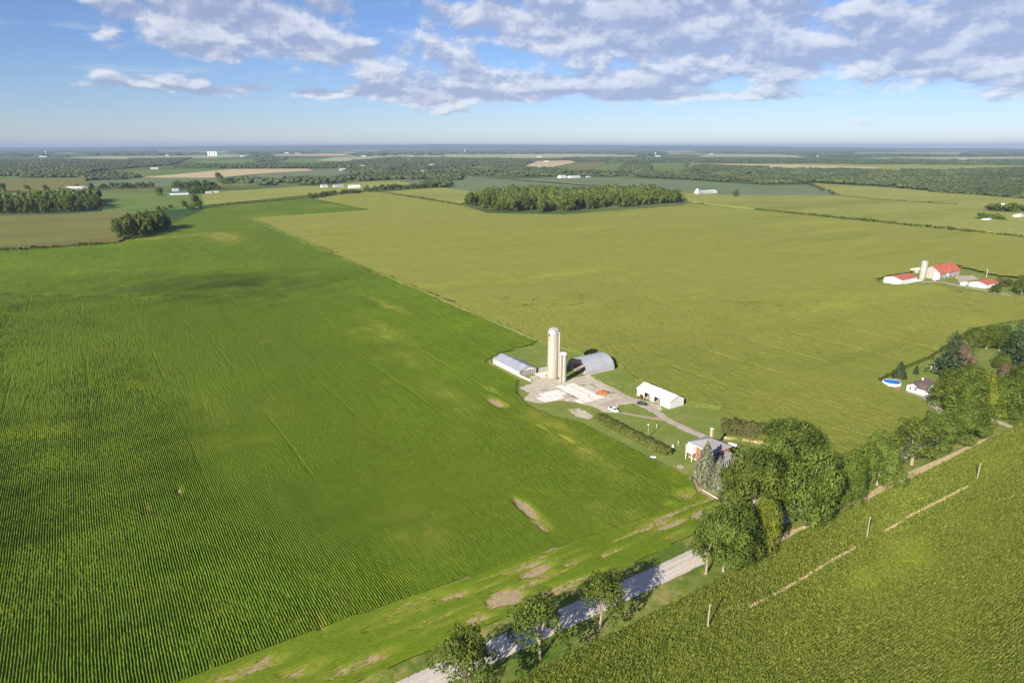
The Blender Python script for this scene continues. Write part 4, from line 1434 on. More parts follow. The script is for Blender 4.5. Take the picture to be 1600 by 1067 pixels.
def tree_row(pts, n, w, h, label, group, mat=M_leaf2):
    q = [P(*p) for p in pts]
    seg = [np.hypot(*(b - a)) for a, b in zip(q[:-1], q[1:])]
    tot = sum(seg)
    for k in range(n):
        s = (k + .5) / n * tot
        i = 0
        while s > seg[i]:
            s -= seg[i]
            i += 1
        p = q[i] + (q[i + 1] - q[i]) * s / seg[i]
        d = depth(p[0], p[1]) / FPX
        o = link('broadleaf_tree', var(random.choice(MIDS), mat))
        o.location = (p[0] + random.uniform(-4, 4), p[1] + random.uniform(-4, 4), 0)
        o.rotation_euler = (0, 0, random.uniform(0, 6))
        ww = w * d * random.uniform(.8, 1.25)
        o.scale = (ww, ww, h * d * random.uniform(.75, 1.15))
        tag(o, ORD[k] + ' from the left, ' + label, 'tree', group)


tree_row([(152, 295), (190, 295), (216, 294), (240, 293)], 10, 10, 9, 'tree of the straight row left of the green-roofed barn', 'tree row left of the green-roofed barn')
tree_row([(270, 296), (300, 296), (338, 296)], 9, 13, 13, 'tree of the clump behind the green-roofed barn', 'trees behind the green-roofed barn')
tree_row([(292, 303), (310, 303), (330, 302)], 5, 14, 12, 'dark tree in front of the clump by the green-roofed barn', 'dark trees at the green-roofed farm')
tree_row([(480, 311), (505, 307.5), (535, 305), (565, 302)], 12, 12, 8, 'tree of the short hedgerow at the soybean corner', 'hedgerow trees at the soybean corner')
tree_row([(568, 299), (600, 298), (640, 296), (656, 295.5), (700, 292)], 18, 11, 9, 'tree of the hedgerow before the wooded village', 'hedgerow trees before the village')
tree_row([(1540, 331), (1560, 332), (1600, 332)], 6, 18, 13, 'tree behind the far farm cluster at the right', 'trees behind the right farm cluster')
tree_row([(1526, 343), (1540, 344), (1565, 345)], 5, 14, 11, 'tree in front of the far farm cluster at the right', 'trees before the right farm cluster', M_leaf)
tree_row([(1545, 445), (1570, 447), (1600, 450)], 7, 15, 10, 'bush of the hedge behind the red-roofed garage', 'hedge behind the red-roofed garage', M_leafs)
tree_row([(1265, 290), (1285, 298), (1306, 306)], 9, 7, 5, 'small tree of the hedgerow at the blue green field corner', 'hedgerow of the blue green field')

WOODS = [
    ([(-60, 255), (0, 252), (100, 250), (210, 251), (270, 258), (215, 262), (150, 268), (125, 277), (60, 278), (30, 276), (-60, 275)], 20, 15, 'dark wood at the far left', 0.12),
    ([(128, 272), (180, 270), (222, 277), (190, 281), (135, 283), (128, 278)], 18, 14, 'small wood by the light green wedge', 0.1),
    ([(200, 249), (300, 247), (285, 252), (270, 258), (215, 257)], 18, 18, 'wood before the grain bins', 0.25),
    ([(270, 262), (290, 257), (350, 258.5), (420, 254), (470, 258), (530, 254), (520, 263), (400, 263.5)], 18, 17, 'wood strip beyond the tan stubble', 0.3),
    ([(330, 281), (400, 281), (520, 279), (555, 272), (620, 276), (720, 278), (720, 282), (610, 281), (560, 284), (470, 290), (400, 292), (350, 287)], 20, 15, 'tree belt behind the white farm buildings', 0.38),
    ([(515, 258), (560, 250), (620, 246), (720, 247.5), (800, 248), (830, 252), (818, 262), (868, 264), (900, 268), (990, 269), (1000, 277), (880, 276), (735, 276), (640, 279), (550, 273), (535, 265)], 17, 17, 'wooded village beyond the corn', 0.47),
    ([(655, 292), (665, 286), (700, 284), (705, 290), (690, 294)], 20, 14, 'dense clump before the village', 0.0),
    ([(968, 266), (975, 258), (1000, 257), (1018, 262), (1015, 270), (980, 270)], 22, 15, 'round grove between two green fields', 0.0),
    ([(990, 277), (1000, 270), (1075, 269), (1085, 258.5), (1200, 263), (1210, 285), (1200, 288), (1090, 282)], 20, 15, 'dark woods right of centre', 0.28),
    ([(1200, 288), (1205, 265), (1300, 265.5), (1400, 267.5), (1500, 267), (1640, 263), (1640, 313), (1480, 303), (1410, 297), (1400, 292), (1275, 286)], 21, 15, 'broad dark woods along the right', 0.26),
    ([(1085, 255), (1110, 247), (1200, 247.5), (1320, 252), (1400, 249), (1480, 251), (1640, 250), (1640, 259), (1500, 258), (1300, 257)], 20, 26, 'dark wood strip at the far right', 0.34),
    ([(860, 250), (900, 246), (1000, 246), (1090, 249), (1070, 255), (950, 253.5)], 17, 24, 'scattered woods beyond the green fields', 0.45),
    ([(400, 253), (395, 247), (450, 246), (445, 251)], 18, 22, 'wood left beyond the stubble', 0.2),
]
for k, (pts, h, sp, lab, gap) in enumerate(WOODS):
    wood_stuff(pts, h * 0.70, sp, lab, gap=min(gap + 0.12, 0.55), seed=60 + k)
# woods out to the horizon: long masses of canopy
n = 6500
px = rng.uniform(-120, 1720, n)
py = 229.5 + 3.6 * (15.5 / 3.6) ** rng.random(n)
pts = np.array([P(a, b) for a, b in zip(px, py)])
dd = np.array([depth(a, b) for a, b in pts])
keep = vnoise(px, py * 14, 60, 90) > 0.42
for pg_, z_, m_, w_ in FIELDS:
    keep &= ~inside(pts[:, 0], pts[:, 1], poly(pg_))
pts, dd = pts[keep], dd[keep]
blob_batch('wood', pts, np.clip(dd * 0.016, 60, 420) * rng.uniform(.6, 1.3, len(pts)), rng.uniform(15, 23, len(pts)), M_wood_far, 'continuous far woods below the horizon', 5)
# low wooded hills on the skyline
V, F = [], []
NX = 260
for k in range(NX + 1):
    a = R(-52) + R(104) * k / NX + YAW
    pxk = CXP + FPX * math.tan(a - YAW)
    lift = np.interp(pxk, [-500, 0, 250, 420, 560, 700, 820, 1000, 1150, 1300, 1700, 2200], [-1.5, -1.2, 0.0, 1.4, 2.6, 3.3, 3.0, 1.9, 0.6, -1.0, -3.0, -3.0])
    lift += 0.7 * (float(vnoise(np.array([pxk]), np.array([0.0]), 55, 14)[0]) - .5) + 0.4 * (float(vnoise(np.array([pxk]), np.array([3.0]), 9, 15)[0]) - .5)
    for j, (rr, kz) in enumerate([(24000, 0), (26500, .55), (29000, 1.0), (33000, .6)]):
        z = max(0.0, (110 + lift / FPX * rr)) * kz
        V.append((rr * math.sin(a), rr * math.cos(a), z))
for k in range(NX):
    for j in range(3):
        q = 4 * k + j
        F.append((q, q + 4, q + 5, q + 1))
hl = link('hills', np_mesh('hills', V, F, True), M_wood_far)
tag(hl, kind='structure')

# a small cumulus between the sun and the soybean field, out of the picture above and behind the camera
cx0, cy0 = P(320, 449)
hc = 620.0
off = hc / math.tan(SUN_EL)
cc_ = np.array([cx0 + math.sin(SUN_AZ) * off, cy0 + math.cos(SUN_AZ) * off, hc])
rr_ = np.random.default_rng(4)
n = 720
q = rr_.normal(size=(n, 3)) * np.array([55, 36, 9])
ax = np.array([VX[0], UY[0]]), np.array([VX[1], UY[1]])      # picture right, picture depth
Cc = np.stack([cc_[0] + q[:, 0] * ax[0][0] + q[:, 1] * ax[1][0], cc_[1] + q[:, 0] * ax[0][1] + q[:, 1] * ax[1][1], cc_[2] + np.abs(q[:, 2])], 1)
V, F = leaf_quads(Cc, unit(rr_.normal(size=(n, 3))), 3.0, rr_)
M_cloud = material('cloud_white', [(0.80, 0.80, 0.80), (0.86, 0.86, 0.86)], 0.01, 2, 1.0, transl=0.5, spec=0.0)
tag(link('cloud', np_mesh('cloud', V, F), M_cloud), kind='stuff')

# ------------------------------------------------------------------ buildings
def gable_wall(a0, a1, z0, eave, ridge, t0, t1, axis, mb):
    am = (a0 + a1) / 2
    mb.prism([(a0, z0), (a1, z0), (a1, eave), (am, ridge), (a0, eave)], t0, t1, axis)


def roof_slabs(parent, x0, x1, y0, y1, eave, ridge, axis, mat, over=0.4, th=0.14, name='roof_slope'):
    """two slopes; ridge runs along axis ('x' or 'y')"""
    a0, a1 = (y0, y1) if axis == 'x' else (x0, x1)
    t0, t1 = (x0 - over, x1 + over) if axis == 'x' else (y0 - over, y1 + over)
    am = (a0 + a1) / 2
    sl = (ridge - eave) / (am - a0)
    e = 0.02
    for s_ in (-1, 1):
        ae = (a0 - over) if s_ < 0 else (a1 + over)
        ze = eave - over * sl + e
        mb = MB()
        prof = [(ae, ze), (am, ridge + e), (am, ridge + e + th), (ae, ze + th)]
        mb.prism(prof, t0, t1, axis)
        mb.build(name, mat, parent)
    return am


def window(parent, face, a, z, w, h, at, mat=None, proud=0.05, name='window'):
    """face 'x-','x+','y-','y+': plane at 'at'; a = position along it"""
    s_ = -1 if face[1] == '-' else 1
    mb, pn = MB(), MB()
    def bx(m, a0, a1, z0, z1, d0, d1):
        lo, hi = sorted((at + s_ * d0, at + s_ * d1))
        if face[0] == 'x':
            m.box(lo, hi, a0, a1, z0, z1)
        else:
            m.box(a0, a1, lo, hi, z0, z1)
    f = 0.08
    bx(mb, a - w / 2 - f, a + w / 2 + f, z + h, z + h + f, 0.003, proud)
    bx(mb, a - w / 2 - f - .05, a + w / 2 + f + .05, z - f, z, 0.003, proud + .05)
    bx(mb, a - w / 2 - f, a - w / 2, z, z + h, 0.003, proud)
    bx(mb, a + w / 2, a + w / 2 + f, z, z + h, 0.003, proud)
    bx(mb, a - w / 2, a + w / 2, z + h * .48, z + h * .53, 0.003, proud * .9)
    o = mb.build(name, mat or M_trim, parent)
    bx(pn, a - w / 2, a + w / 2, z, z + h, 0.002, 0.02)
    pn.build('pane', M_glass, o)
    return o


def root_at(name, x, y, label, cat, rz=0.0, group=None, z=0.0):
    return tag(empty(name, x, y, z, rz), label, cat, group)


# --- white machine shed: x 204.3..213, y 191..211.5
def machine_shed():
    W, L, ev, rd = 8.7, 20.5, 3.3, 5.3
    t = root_at('machine_shed', 204.3, 191.0, 'long white machine shed with two open bays along the driveway', 'shed')
    mb = MB()
    bays = [(5.6, 9.6), (12.0, 15.8)]                # openings along y
    edges = [0.0, bays[0][0], bays[0][1], bays[1][0], bays[1][1], L]
    for k in (0, 2, 4):
        mb.box(0, .15, edges[k] + (0.15 if k == 0 else 0), edges[k + 1] - (0.15 if k == 4 else 0), 0, ev)
    for a, b in bays:
        mb.box(0, .15, a, b, 2.85, ev)
    mb.box(W - .15, W, .15, L - .15, 0, ev)
    gable_wall(0, W, 0, ev, rd, 0, .15, 'y', mb)
    gable_wall(0, W, 0, ev, rd, L - .15, L, 'y', mb)
    mb.build('wall', M_whiteu, t)
    roof_slabs(t, 0, W, 0, L, ev, rd, 'y', M_wroof, 0.35)
    for a, b in bays:
        d = MB().box(-.10, -.02, b + .05, b + 2.2, 0.1, 2.75)
        d.build('sliding_door', M_whiteu, t)
        MB().box(-.14, -.02, a - .1, b + 2.25, 2.87, 2.97).build('door_rail', M_galv, t)
    MB().box(.3, W - .3, .3, L - .3, 0.02, 0.06).build('floor', M_yard, t)
    MB().box(W / 2 - .18, W / 2 + .18, -.3, L + .3, rd + .13, rd + .24).build('ridge_cap', M_trim, t)


machine_shed()


# --- long low grey shed: x 172.4..183, y 262..287
def long_shed():
    W, L, ev, rd = 10.4, 25.0, 2.7, 4.5
    t = root_at('livestock_shed', 172.4, 262.0, 'long low grey metal shed at the left end of the farmyard', 'shed')
    mb = MB()
    mb.box(0, .15, .15, L - .15, 0, ev)
    mb.box(W - .15, W, .15, L - .15, 0, ev)
    gable_wall(0, W, 0, ev, rd, L - .15, L, 'y', mb)
    mb.prism([(0, ev), (W, ev), (W / 2, rd)], 0, .15, 'y')
    mb.build('wall', M_whiteu, t)
    roof_slabs(t, 0, W, 0, L, ev, rd, 'y', M_groof, 0.4)
    e = MB()
    for k in range(9):                                # open-boarded end
        e.box(0.15 + k * (W - .3) / 9 + .12, .15 + (k + 1) * (W - .3) / 9 - .12, .02, .1, 0, ev - .02)
    bd = [MB().box(0.15 + k * (W - .3) / 9 + .14, .15 + (k + 1) * (W - .3) / 9 - .14, .02, .1, 0, ev - .02).build('end_board', M_barnw, t) for k in range(9)]
    MB().box(.2, W - .2, .35, .45, 0, ev).build('dark_backing', M_dark, t)  # near-black sheet behind the boards; its colour stands in for the shade inside
    for k in range(4):
        MB().box(W / 2 - .3, W / 2 + .3, 3 + k * 6, 3.7 + k * 6, rd + .05, rd + .5).build('roof_vent', M_galv, t)
    MB().box(-.06, -.004, 0.5, L - .5, 0, 0.8).build('base_board', M_concw, t)


long_shed()


# --- concrete pen wall and feed bunk
def pen_wall():
    t = root_at('pen_wall', 184.6, 262.5, 'low grey concrete pen wall between the long shed and the tall silo', 'wall')
    MB().box(0, 5.2, 0, .3, 0, 2.1).build('panel', M_concw, t)
    for k in range(3):
        MB().box(k * 2.4, k * 2.4 + .25, -.16, -.003, 0, 2.2).build('post', M_concw, t)


pen_wall()
p0, p1 = zp((320, 400), (395, 432))
t = root_at('feed_fence', (p0[0] + p1[0]) / 2, (p0[1] + p1[1]) / 2, 'low pale rail fence running from the grey shed to the yard', 'fence', math.atan2(p1[1] - p0[1], p1[0] - p0[0]))
LL = math.hypot(p1[0] - p0[0], p1[1] - p0[1])
for z in (.45, .9, 1.3):
    MB().box(-LL / 2, LL / 2, -.05, .05, z, z + .16).build('rail', M_trim, t)
for k in range(6):
    MB().box(-LL / 2 + k * (LL - .15) / 5, -LL / 2 + k * (LL - .15) / 5 + .15, .06, .2, 0, 1.5).build('post', M_trim, t)


# --- silos
def silo(x, y, r, h, dome_h, label, name='silo', chute_a=0.0, domemat=None, hoops=22, chute_mat=None, hatch=True, shell=None):
    t = root_at(name, x, y, label, 'silo')
    MB().lathe(0, 0, [(r, 0), (r, h - dome_h)], 40).build('shell', shell or M_stave, t, True)
    mb = MB()
    prof = [(r + .14, h - dome_h - .05), (r + .14, h - dome_h + .12), (r + .02, h - dome_h + .14)]
    prof += [(r * math.cos(a), h - dome_h + .14 + (dome_h - .4) * math.sin(a)) for a in [R(q) for q in range(10, 91, 10)]]
    mb.lathe(0, 0, [(max(p, .01), z) for p, z in prof], 32)
    d = mb.build('dome', domemat or M_galv, t, True)
    rb = MB()
    for k in range(12):
        a = 2 * math.pi * k / 12
        rb.tube([((r * math.cos(q) + .03) * math.cos(a), (r * math.cos(q) + .03) * math.sin(a), h - dome_h + .16 + (dome_h - .4) * math.sin(q)) for q in [R(v) for v in (2, 20, 40, 60, 80)]], [.035] * 5, 4)
    rb.build('dome_seam', M_trim, d)
    MB().lathe(0, 0, [(.3, h - .3), (.3, h), (.01, h + .12)], 12).build('cap_vent', M_galv, d)
    for k in range(hoops):
        z = 0.4 + (h - dome_h - .8) * (k / (hoops - 1)) ** 1.15
        MB().lathe(0, 0, [(r + .002, z - .045), (r + .035, z - .02), (r + .035, z + .02), (r + .002, z + .045)], 32).build('hoop', M_hoop, t)
    # unloading chute up the side
    c, s_ = math.cos(chute_a), math.sin(chute_a)
    mb = MB()
    mb.lathe(c * (r + .28), s_ * (r + .28), [(.42, .3), (.42, h - dome_h + .3), (.02, h - dome_h + .7)], 12)
    mb.build('chute', chute_mat or M_stave, t)
    if hatch:
        ha = math.atan2(-0.45, -0.9)
        MB().box(-.4, .4, -.05, .05, -.5, .5).build('hatch', M_dark, t).matrix_local = (
            __import__('mathutils').Matrix.Translation((math.cos(ha - .35) * (r + .04), math.sin(ha - .35) * (r + .04), h - dome_h - .8)) @ __import__('mathutils').Matrix.Rotation(ha - .35 + math.pi / 2, 4, 'Z'))
    return t


silo(186.8, 253.3, 2.85, 25.4, 2.7, 'tall pale concrete silo with silver dome in the farmyard', chute_a=R(-62))
silo(186.4, 244.7, 1.72, 15.2, 1.2, 'short slender concrete silo in front of the tall one', chute_a=R(-150), hoops=15, chute_mat=M_hoop, domemat=M_trim, hatch=False, shell=M_concw)


# --- arched steel shed: x 201.5..220, y 245..261, open towards -x
def arch_shed():
    W, L, H = 16.2, 18.2, 6.9
    t = root_at('arched_shed', 201.6, 245.0, 'grey arched steel shed with open dark end behind the silos', 'shed')
    n = 28
    def arc(o):
        pr = []
        for k in range(n + 1):
            a = math.pi * k / n
            pr.append((W / 2 - (W / 2 + o) * math.cos(a), (H + o) * math.sin(a) ** 0.85))
        return pr
    outer, inner = arc(0.0), arc(-0.12)
    for k in range(12):                               # bent sheet panels side by side
        x0, x1 = k * L / 12, (k + 1) * L / 12 + .06
        dz = .02 * (k % 2)
        mb = MB()
        b = 0
        for xx in (x0, x1):
            mb.v += [(xx, a, z + dz) for a, z in outer] + [(xx, a, max(z - .1, -.05)) for a, z in inner]
        m = n + 1
        for i in range(n):
            mb.f.append((i, i + 1, 2 * m + i + 1, 2 * m + i))
            mb.f.append((m + i, 3 * m + i, 3 * m + i + 1, m + i + 1))
            mb.f.append((i, m + i, m + i + 1, i + 1))
            mb.f.append((2 * m + i, 2 * m + i + 1, 3 * m + i + 1, 3 * m + i))
        mb.build('roof_sheet', M_arch, t)
    # rear end wall
    mb = MB()
    pr = arc(-.16)
    mb.prism(pr, L - .35, L - .2, 'x')
    mb.build('end_wall', M_gwall, t)
    for yy in (-.12, W - .22):
        MB().box(0.0, L, yy, yy + .34, -.05, .55).build('foundation_wall', M_concw, t)
    MB().box(0.2, L - .5, .4, W - .4, .02, .07).build('floor', M_yard, t)
    MB().box(1.2, 6.5, 3.2, 3.5, .07, 1.7).build('bunk_wall', M_concw, t)


arch_shed()
for k, (px, py, L, w, rz) in enumerate([(902, 578, 5.0, .3, .4), (893, 574, 6.0, .3, 1.2)]):
    x, y = P(px, py)
    t = root_at('gate_panel', x, y, ('pale gate panel lying at the mouth of the arched shed', 'pale gate panel leaning left of the arched shed')[k], 'gate', rz)
    for z in (.25, .6, .95, 1.25):
        MB().box(-L / 2, L / 2, -.04, .04, z, z + .09).build('bar', M_trim, t)
    for s_ in (-1, 0, 1):
        MB().box(s_ * (L / 2 - .05) - .05, s_ * (L / 2 - .05) + .05, .045, .11, 0, 1.4).build('upright', M_trim, t)

# --- old concrete floors in the yard
random.seed(5)
def slabs(name, x0, x1, y0, y1, nx, ny, z, seed, skip=()):
    r = random.Random(seed)
    t = tag(empty(name, x0, y0), kind='structure')
    for i in range(nx):
        for j in range(ny):
            if (i, j) in skip:
                continue
            a0, a1 = (x1 - x0) * i / nx + .06, (x1 - x0) * (i + 1) / nx - .06
            b0, b1 = (y1 - y0) * j / ny + .03, (y1 - y0) * (j + 1) / ny - .06
            dz = r.uniform(-.03, .03)
            MB().hull8([(a0, b0, 0), (a1, b0, 0), (a1, b1, 0), (a0, b1, 0)],
                       [(a0 + r.uniform(-.05, .1), b0 + r.uniform(-.05, .1), z + dz), (a1 - r.uniform(-.05, .1), b0 + .03, z + dz + r.uniform(-.02, .02)),
                        (a1 - r.uniform(0, .1), b1 - r.uniform(0, .1), z + dz), (a0 + .04, b1 - .04, z + dz)]).build('slab', M_conc, t)


slabs('concrete_floor', 179.2, 183.6, 216.6, 241, 2, 7, .17, 1)
slabs('concrete_floor', 184.5, 189.6, 217.0, 240, 2, 7, .16, 2)
slabs('concrete_floor', 163.0, 177.8, 226.5, 236.8, 4, 3, .15, 3, {(0, 2), (3, 0)})
slabs('concrete_floor', 175.5, 178.5, 216.8, 221.5, 1, 2, .14, 4)
slabs('concrete_floor', 181.0, 192.0, 254.5, 262.0, 4, 3, .13, 5, {(1, 0), (2, 0)})
t = root_at('feed_bunk', 183.75, 222.0, 'narrow dark feed bunk between the two pale concrete floors', 'feed bunk')
MB().box(0, .15, 0, 16, 0, .7).build('side_board', M_concw, t)
MB().box(.5, .65, 0, 16, 0, .7).build('side_board', M_concw, t)
MB().box(.16, .49, .1, 15.9, .1, .2).build('trough_floor', M_dark, t)

# --- rusty heap by the driveway
def heap():
    x, y = zp((895, 508))[0]
    t = root_at('scrap_heap', x, y, 'rusty orange-brown heap beside the pale concrete floors', 'heap')
    r = np.random.default_rng(8)
    mb = MB()
    n = 18
    for k, (rr, z) in enumerate([(3.6, 0), (2.9, .5), (1.8, 1.05), (.6, 1.35)]):
        for i in range(n):
            a = 2 * math.pi * i / n
            q = rr * r.uniform(.8, 1.15)
            mb.v.append((q * math.cos(a) * 1.15, q * math.sin(a) * .75, z * r.uniform(.8, 1.2)))
    for k in range(3):
        for i in range(n):
            j = (i + 1) % n
            mb.f.append((k * n + i, k * n + j, (k + 1) * n + j, (k + 1) * n + i))
    mb.f.append(tuple(3 * n + i for i in range(n)))
    mb.build('mound', M_rust, t)
    for k in range(24):
        a, q = r.uniform(0, 6.28), r.uniform(.3, 3.4)
        px_, py_ = q * math.cos(a) * 1.1, q * math.sin(a) * .7
        z = max(.12, 1.35 * (1 - q / 3.6))
        b = r.uniform(0, 3.14)
        l = r.uniform(.5, 1.4)
        MB().tube([(px_ - l * math.cos(b) / 2, py_ - l * math.sin(b) / 2, z), (px_ + l * math.cos(b) / 2, py_ + l * math.sin(b) / 2, z + r.uniform(.05, .5))], [.09, .07], 5).build('scrap_piece', M_rust if k % 3 else M_bark2, t)


heap()


# --- vehicles
def wheel(parent, x, y, r=.36, w=.24):
    mb = MB()
    prof = [(r * .55, -w / 2), (r * .92, -w / 2), (r, -w * .3), (r, w * .3), (r * .92, w / 2), (r * .55, w / 2)]
    n = 18
    for rr, z in prof:
        for k in range(n):
            a = 2 * math.pi * k / n
            mb.v.append((x + rr * math.cos(a), y + z, r + rr * math.sin(a)))
    for k in range(len(prof) - 1):
        for i in range(n):
            j = (i + 1) % n
            mb.f.append((k * n + i, k * n + j, (k + 1) * n + j, (k + 1) * n + i))
    o = mb.build('wheel', M_tyre, parent)
    rm = MB()
    for s_ in (-1, 1):
        b = len(rm.v)
        for k in range(n):
            a = 2 * math.pi * k / n
            rm.v.append((x + r * .56 * math.cos(a), y + s_ * w * .42, r + r * .56 * math.sin(a)))
        rm.f.append(tuple(b + k for k in range(n)))
    rm.build('rim', M_rim, o)


def car(x, y, rz, paint, label, pickup):
    t = root_at('parked_pickup' if pickup else 'parked_car', x, y, label, 'pickup' if pickup else 'car', rz)
    L, W = (5.6, 1.95) if pickup else (4.7, 1.85)
    h = W / 2
    # side profile of the lower body swept across, edges drawn in
    if pickup:
        low = [(-L / 2, .45), (L / 2, .45), (L / 2 + .02, .75), (L / 2 - .1, 1.02), (L / 2 - 1.35, 1.12), (-L / 2, 1.12)]
        cab = [(L / 2 - 1.4, 1.12), (L / 2 - 2.0, 1.78), (L / 2 - 3.2, 1.80), (L / 2 - 3.55, 1.12)]
    else:
        low = [(-L / 2, .4), (L / 2, .4), (L / 2 + .02, .68), (L / 2 - .12, .86), (L / 2 - 1.2, .98), (-L / 2 + .1, 1.02), (-L / 2 - .02, .8)]
        cab = [(L / 2 - 1.3, .98), (L / 2 - 2.0, 1.52), (-L / 2 + 1.0, 1.56), (-L / 2 + .15, 1.02)]
    mb = MB()
    mb.prism(low, -h, h, 'y')
    mb.v = [(a, b, z) for a, b, z in mb.v]
    b0 = len(mb.v)
    # prism(axis 'y') gives (profile, sweep, z)
    body = mb.build('body', paint, t)
    cb = MB()
    k = len(cab)
    for s_, ins in ((-1, 0), (1, 0)):
        for i, (a, z) in enumerate(cab):
            cb.v.append((a, s_ * (h - .06 - (.16 if i in (1, 2) else 0)), z + .002))
    cb.f += [tuple(range(k)), tuple(k + i for i in reversed(range(k)))] + [(i, k + i, k + (i + 1) % k, (i + 1) % k) for i in range(k)]
    c = cb.build('cabin', paint, t)
    # glazing
    def quad(name, q):
        MB().face(q).build(name, M_glass, c)
    for s_ in (-1, 1):
        def sp(i, f):
            a0, z0 = cab[i]
            return a0, z0
        pts = []
        cxm = sum(a for a, z in cab) / k
        czm = sum(z for a, z in cab) / k
        for i, (a, z) in enumerate(cab):
            yy = s_ * (h - .06 - (.16 if i in (1, 2) else 0))
            pts.append((cxm + (a - cxm) * .84, yy, czm + (z - czm) * .72))
        pts = [(a, (s_ * (h - .06 - .16 * (z - cab[0][1]) / (cab[1][1] - cab[0][1]) + .012)), z) for a, b, z in pts]
        quad('side_window', pts)
    for i, j, nm in ((0, 1, 'windscreen'), (3, 2, 'rear_window')):
        (a0, z0), (a1, z1) = cab[i], cab[j]
        d = .015 if i == 0 else -.015
        q = []
        for f_, s_ in ((.12, -1), (.12, 1), (.88, 1), (.88, -1)):
            q.append((a0 + (a1 - a0) * f_ + d, s_ * (h - .16 - .12 * f_), z0 + (z1 - z0) * f_ + .012))
        quad(nm, q)
    if pickup:
        MB().box(-L / 2 + .1, L / 2 - 3.65, -h + .12, h - .12, 1.123, 1.128).build('cargo_bed', M_dark, t)
    for xx in (L * .31, -L * .30):
        for s_ in (-1, 1):
            wheel(t, xx, s_ * (h - .12))
    for s_ in (-1, 1):
        MB().box(L / 2 - .06, L / 2 + .045, s_ * (h - .28) - .16, s_ * (h - .28) + .16, .70, .86).build('headlight', M_trim, t)
        MB().box(-L / 2 - .045, -L / 2 + .05, s_ * (h - .18) - .1, s_ * (h - .18) + .1, .75, 1.0).build('tail_light', M_red, t)


x, y = zp((971, 633))[0]
car(x, y, R(-98), M_carw, 'white pickup parked at the end of the grass track', True)
x, y = zp((1172, 588))[0]
car(x, y, R(-60), M_black, 'black car parked in front of the white machine shed', False)


def tractor():
    x, y = zp((1163, 540))[0]
    t = root_at('tractor', x, y, 'small reddish tractor beside the first bay of the white shed', 'tractor', R(205))
    MB().hull8([(-.3, -.35, .75), (1.9, -.3, .75), (1.9, .3, .75), (-.3, .35, .75)], [(-.3, -.32, 1.35), (1.85, -.25, 1.25), (1.85, .25, 1.25), (-.3, .32, 1.35)]).build('bonnet', M_red, t)
    MB().box(-1.2, -.35, -.45, .45, .7, 1.1).build('rear_housing', M_red, t)
    MB().box(-1.0, -.55, -.25, .25, 1.1, 1.45).build('seat', M_black, t)
    for s_ in (-1, 1):
        wheel(t, -.85, s_ * .75, .72, .38)
        wheel(t, 1.45, s_ * .65, .38, .22)
    MB().tube([(1.2, 0, 1.3), (1.2, 0, 2.0)], [.05, .05], 6).build('exhaust', M_black, t)
    for s_ in (-1, 1):
        MB().tube([(-1.1, s_ * .5, 1.0), (-1.1, s_ * .5, 2.2)], [.05, .05], 5).build('roll_bar', M_black, t)


tractor()


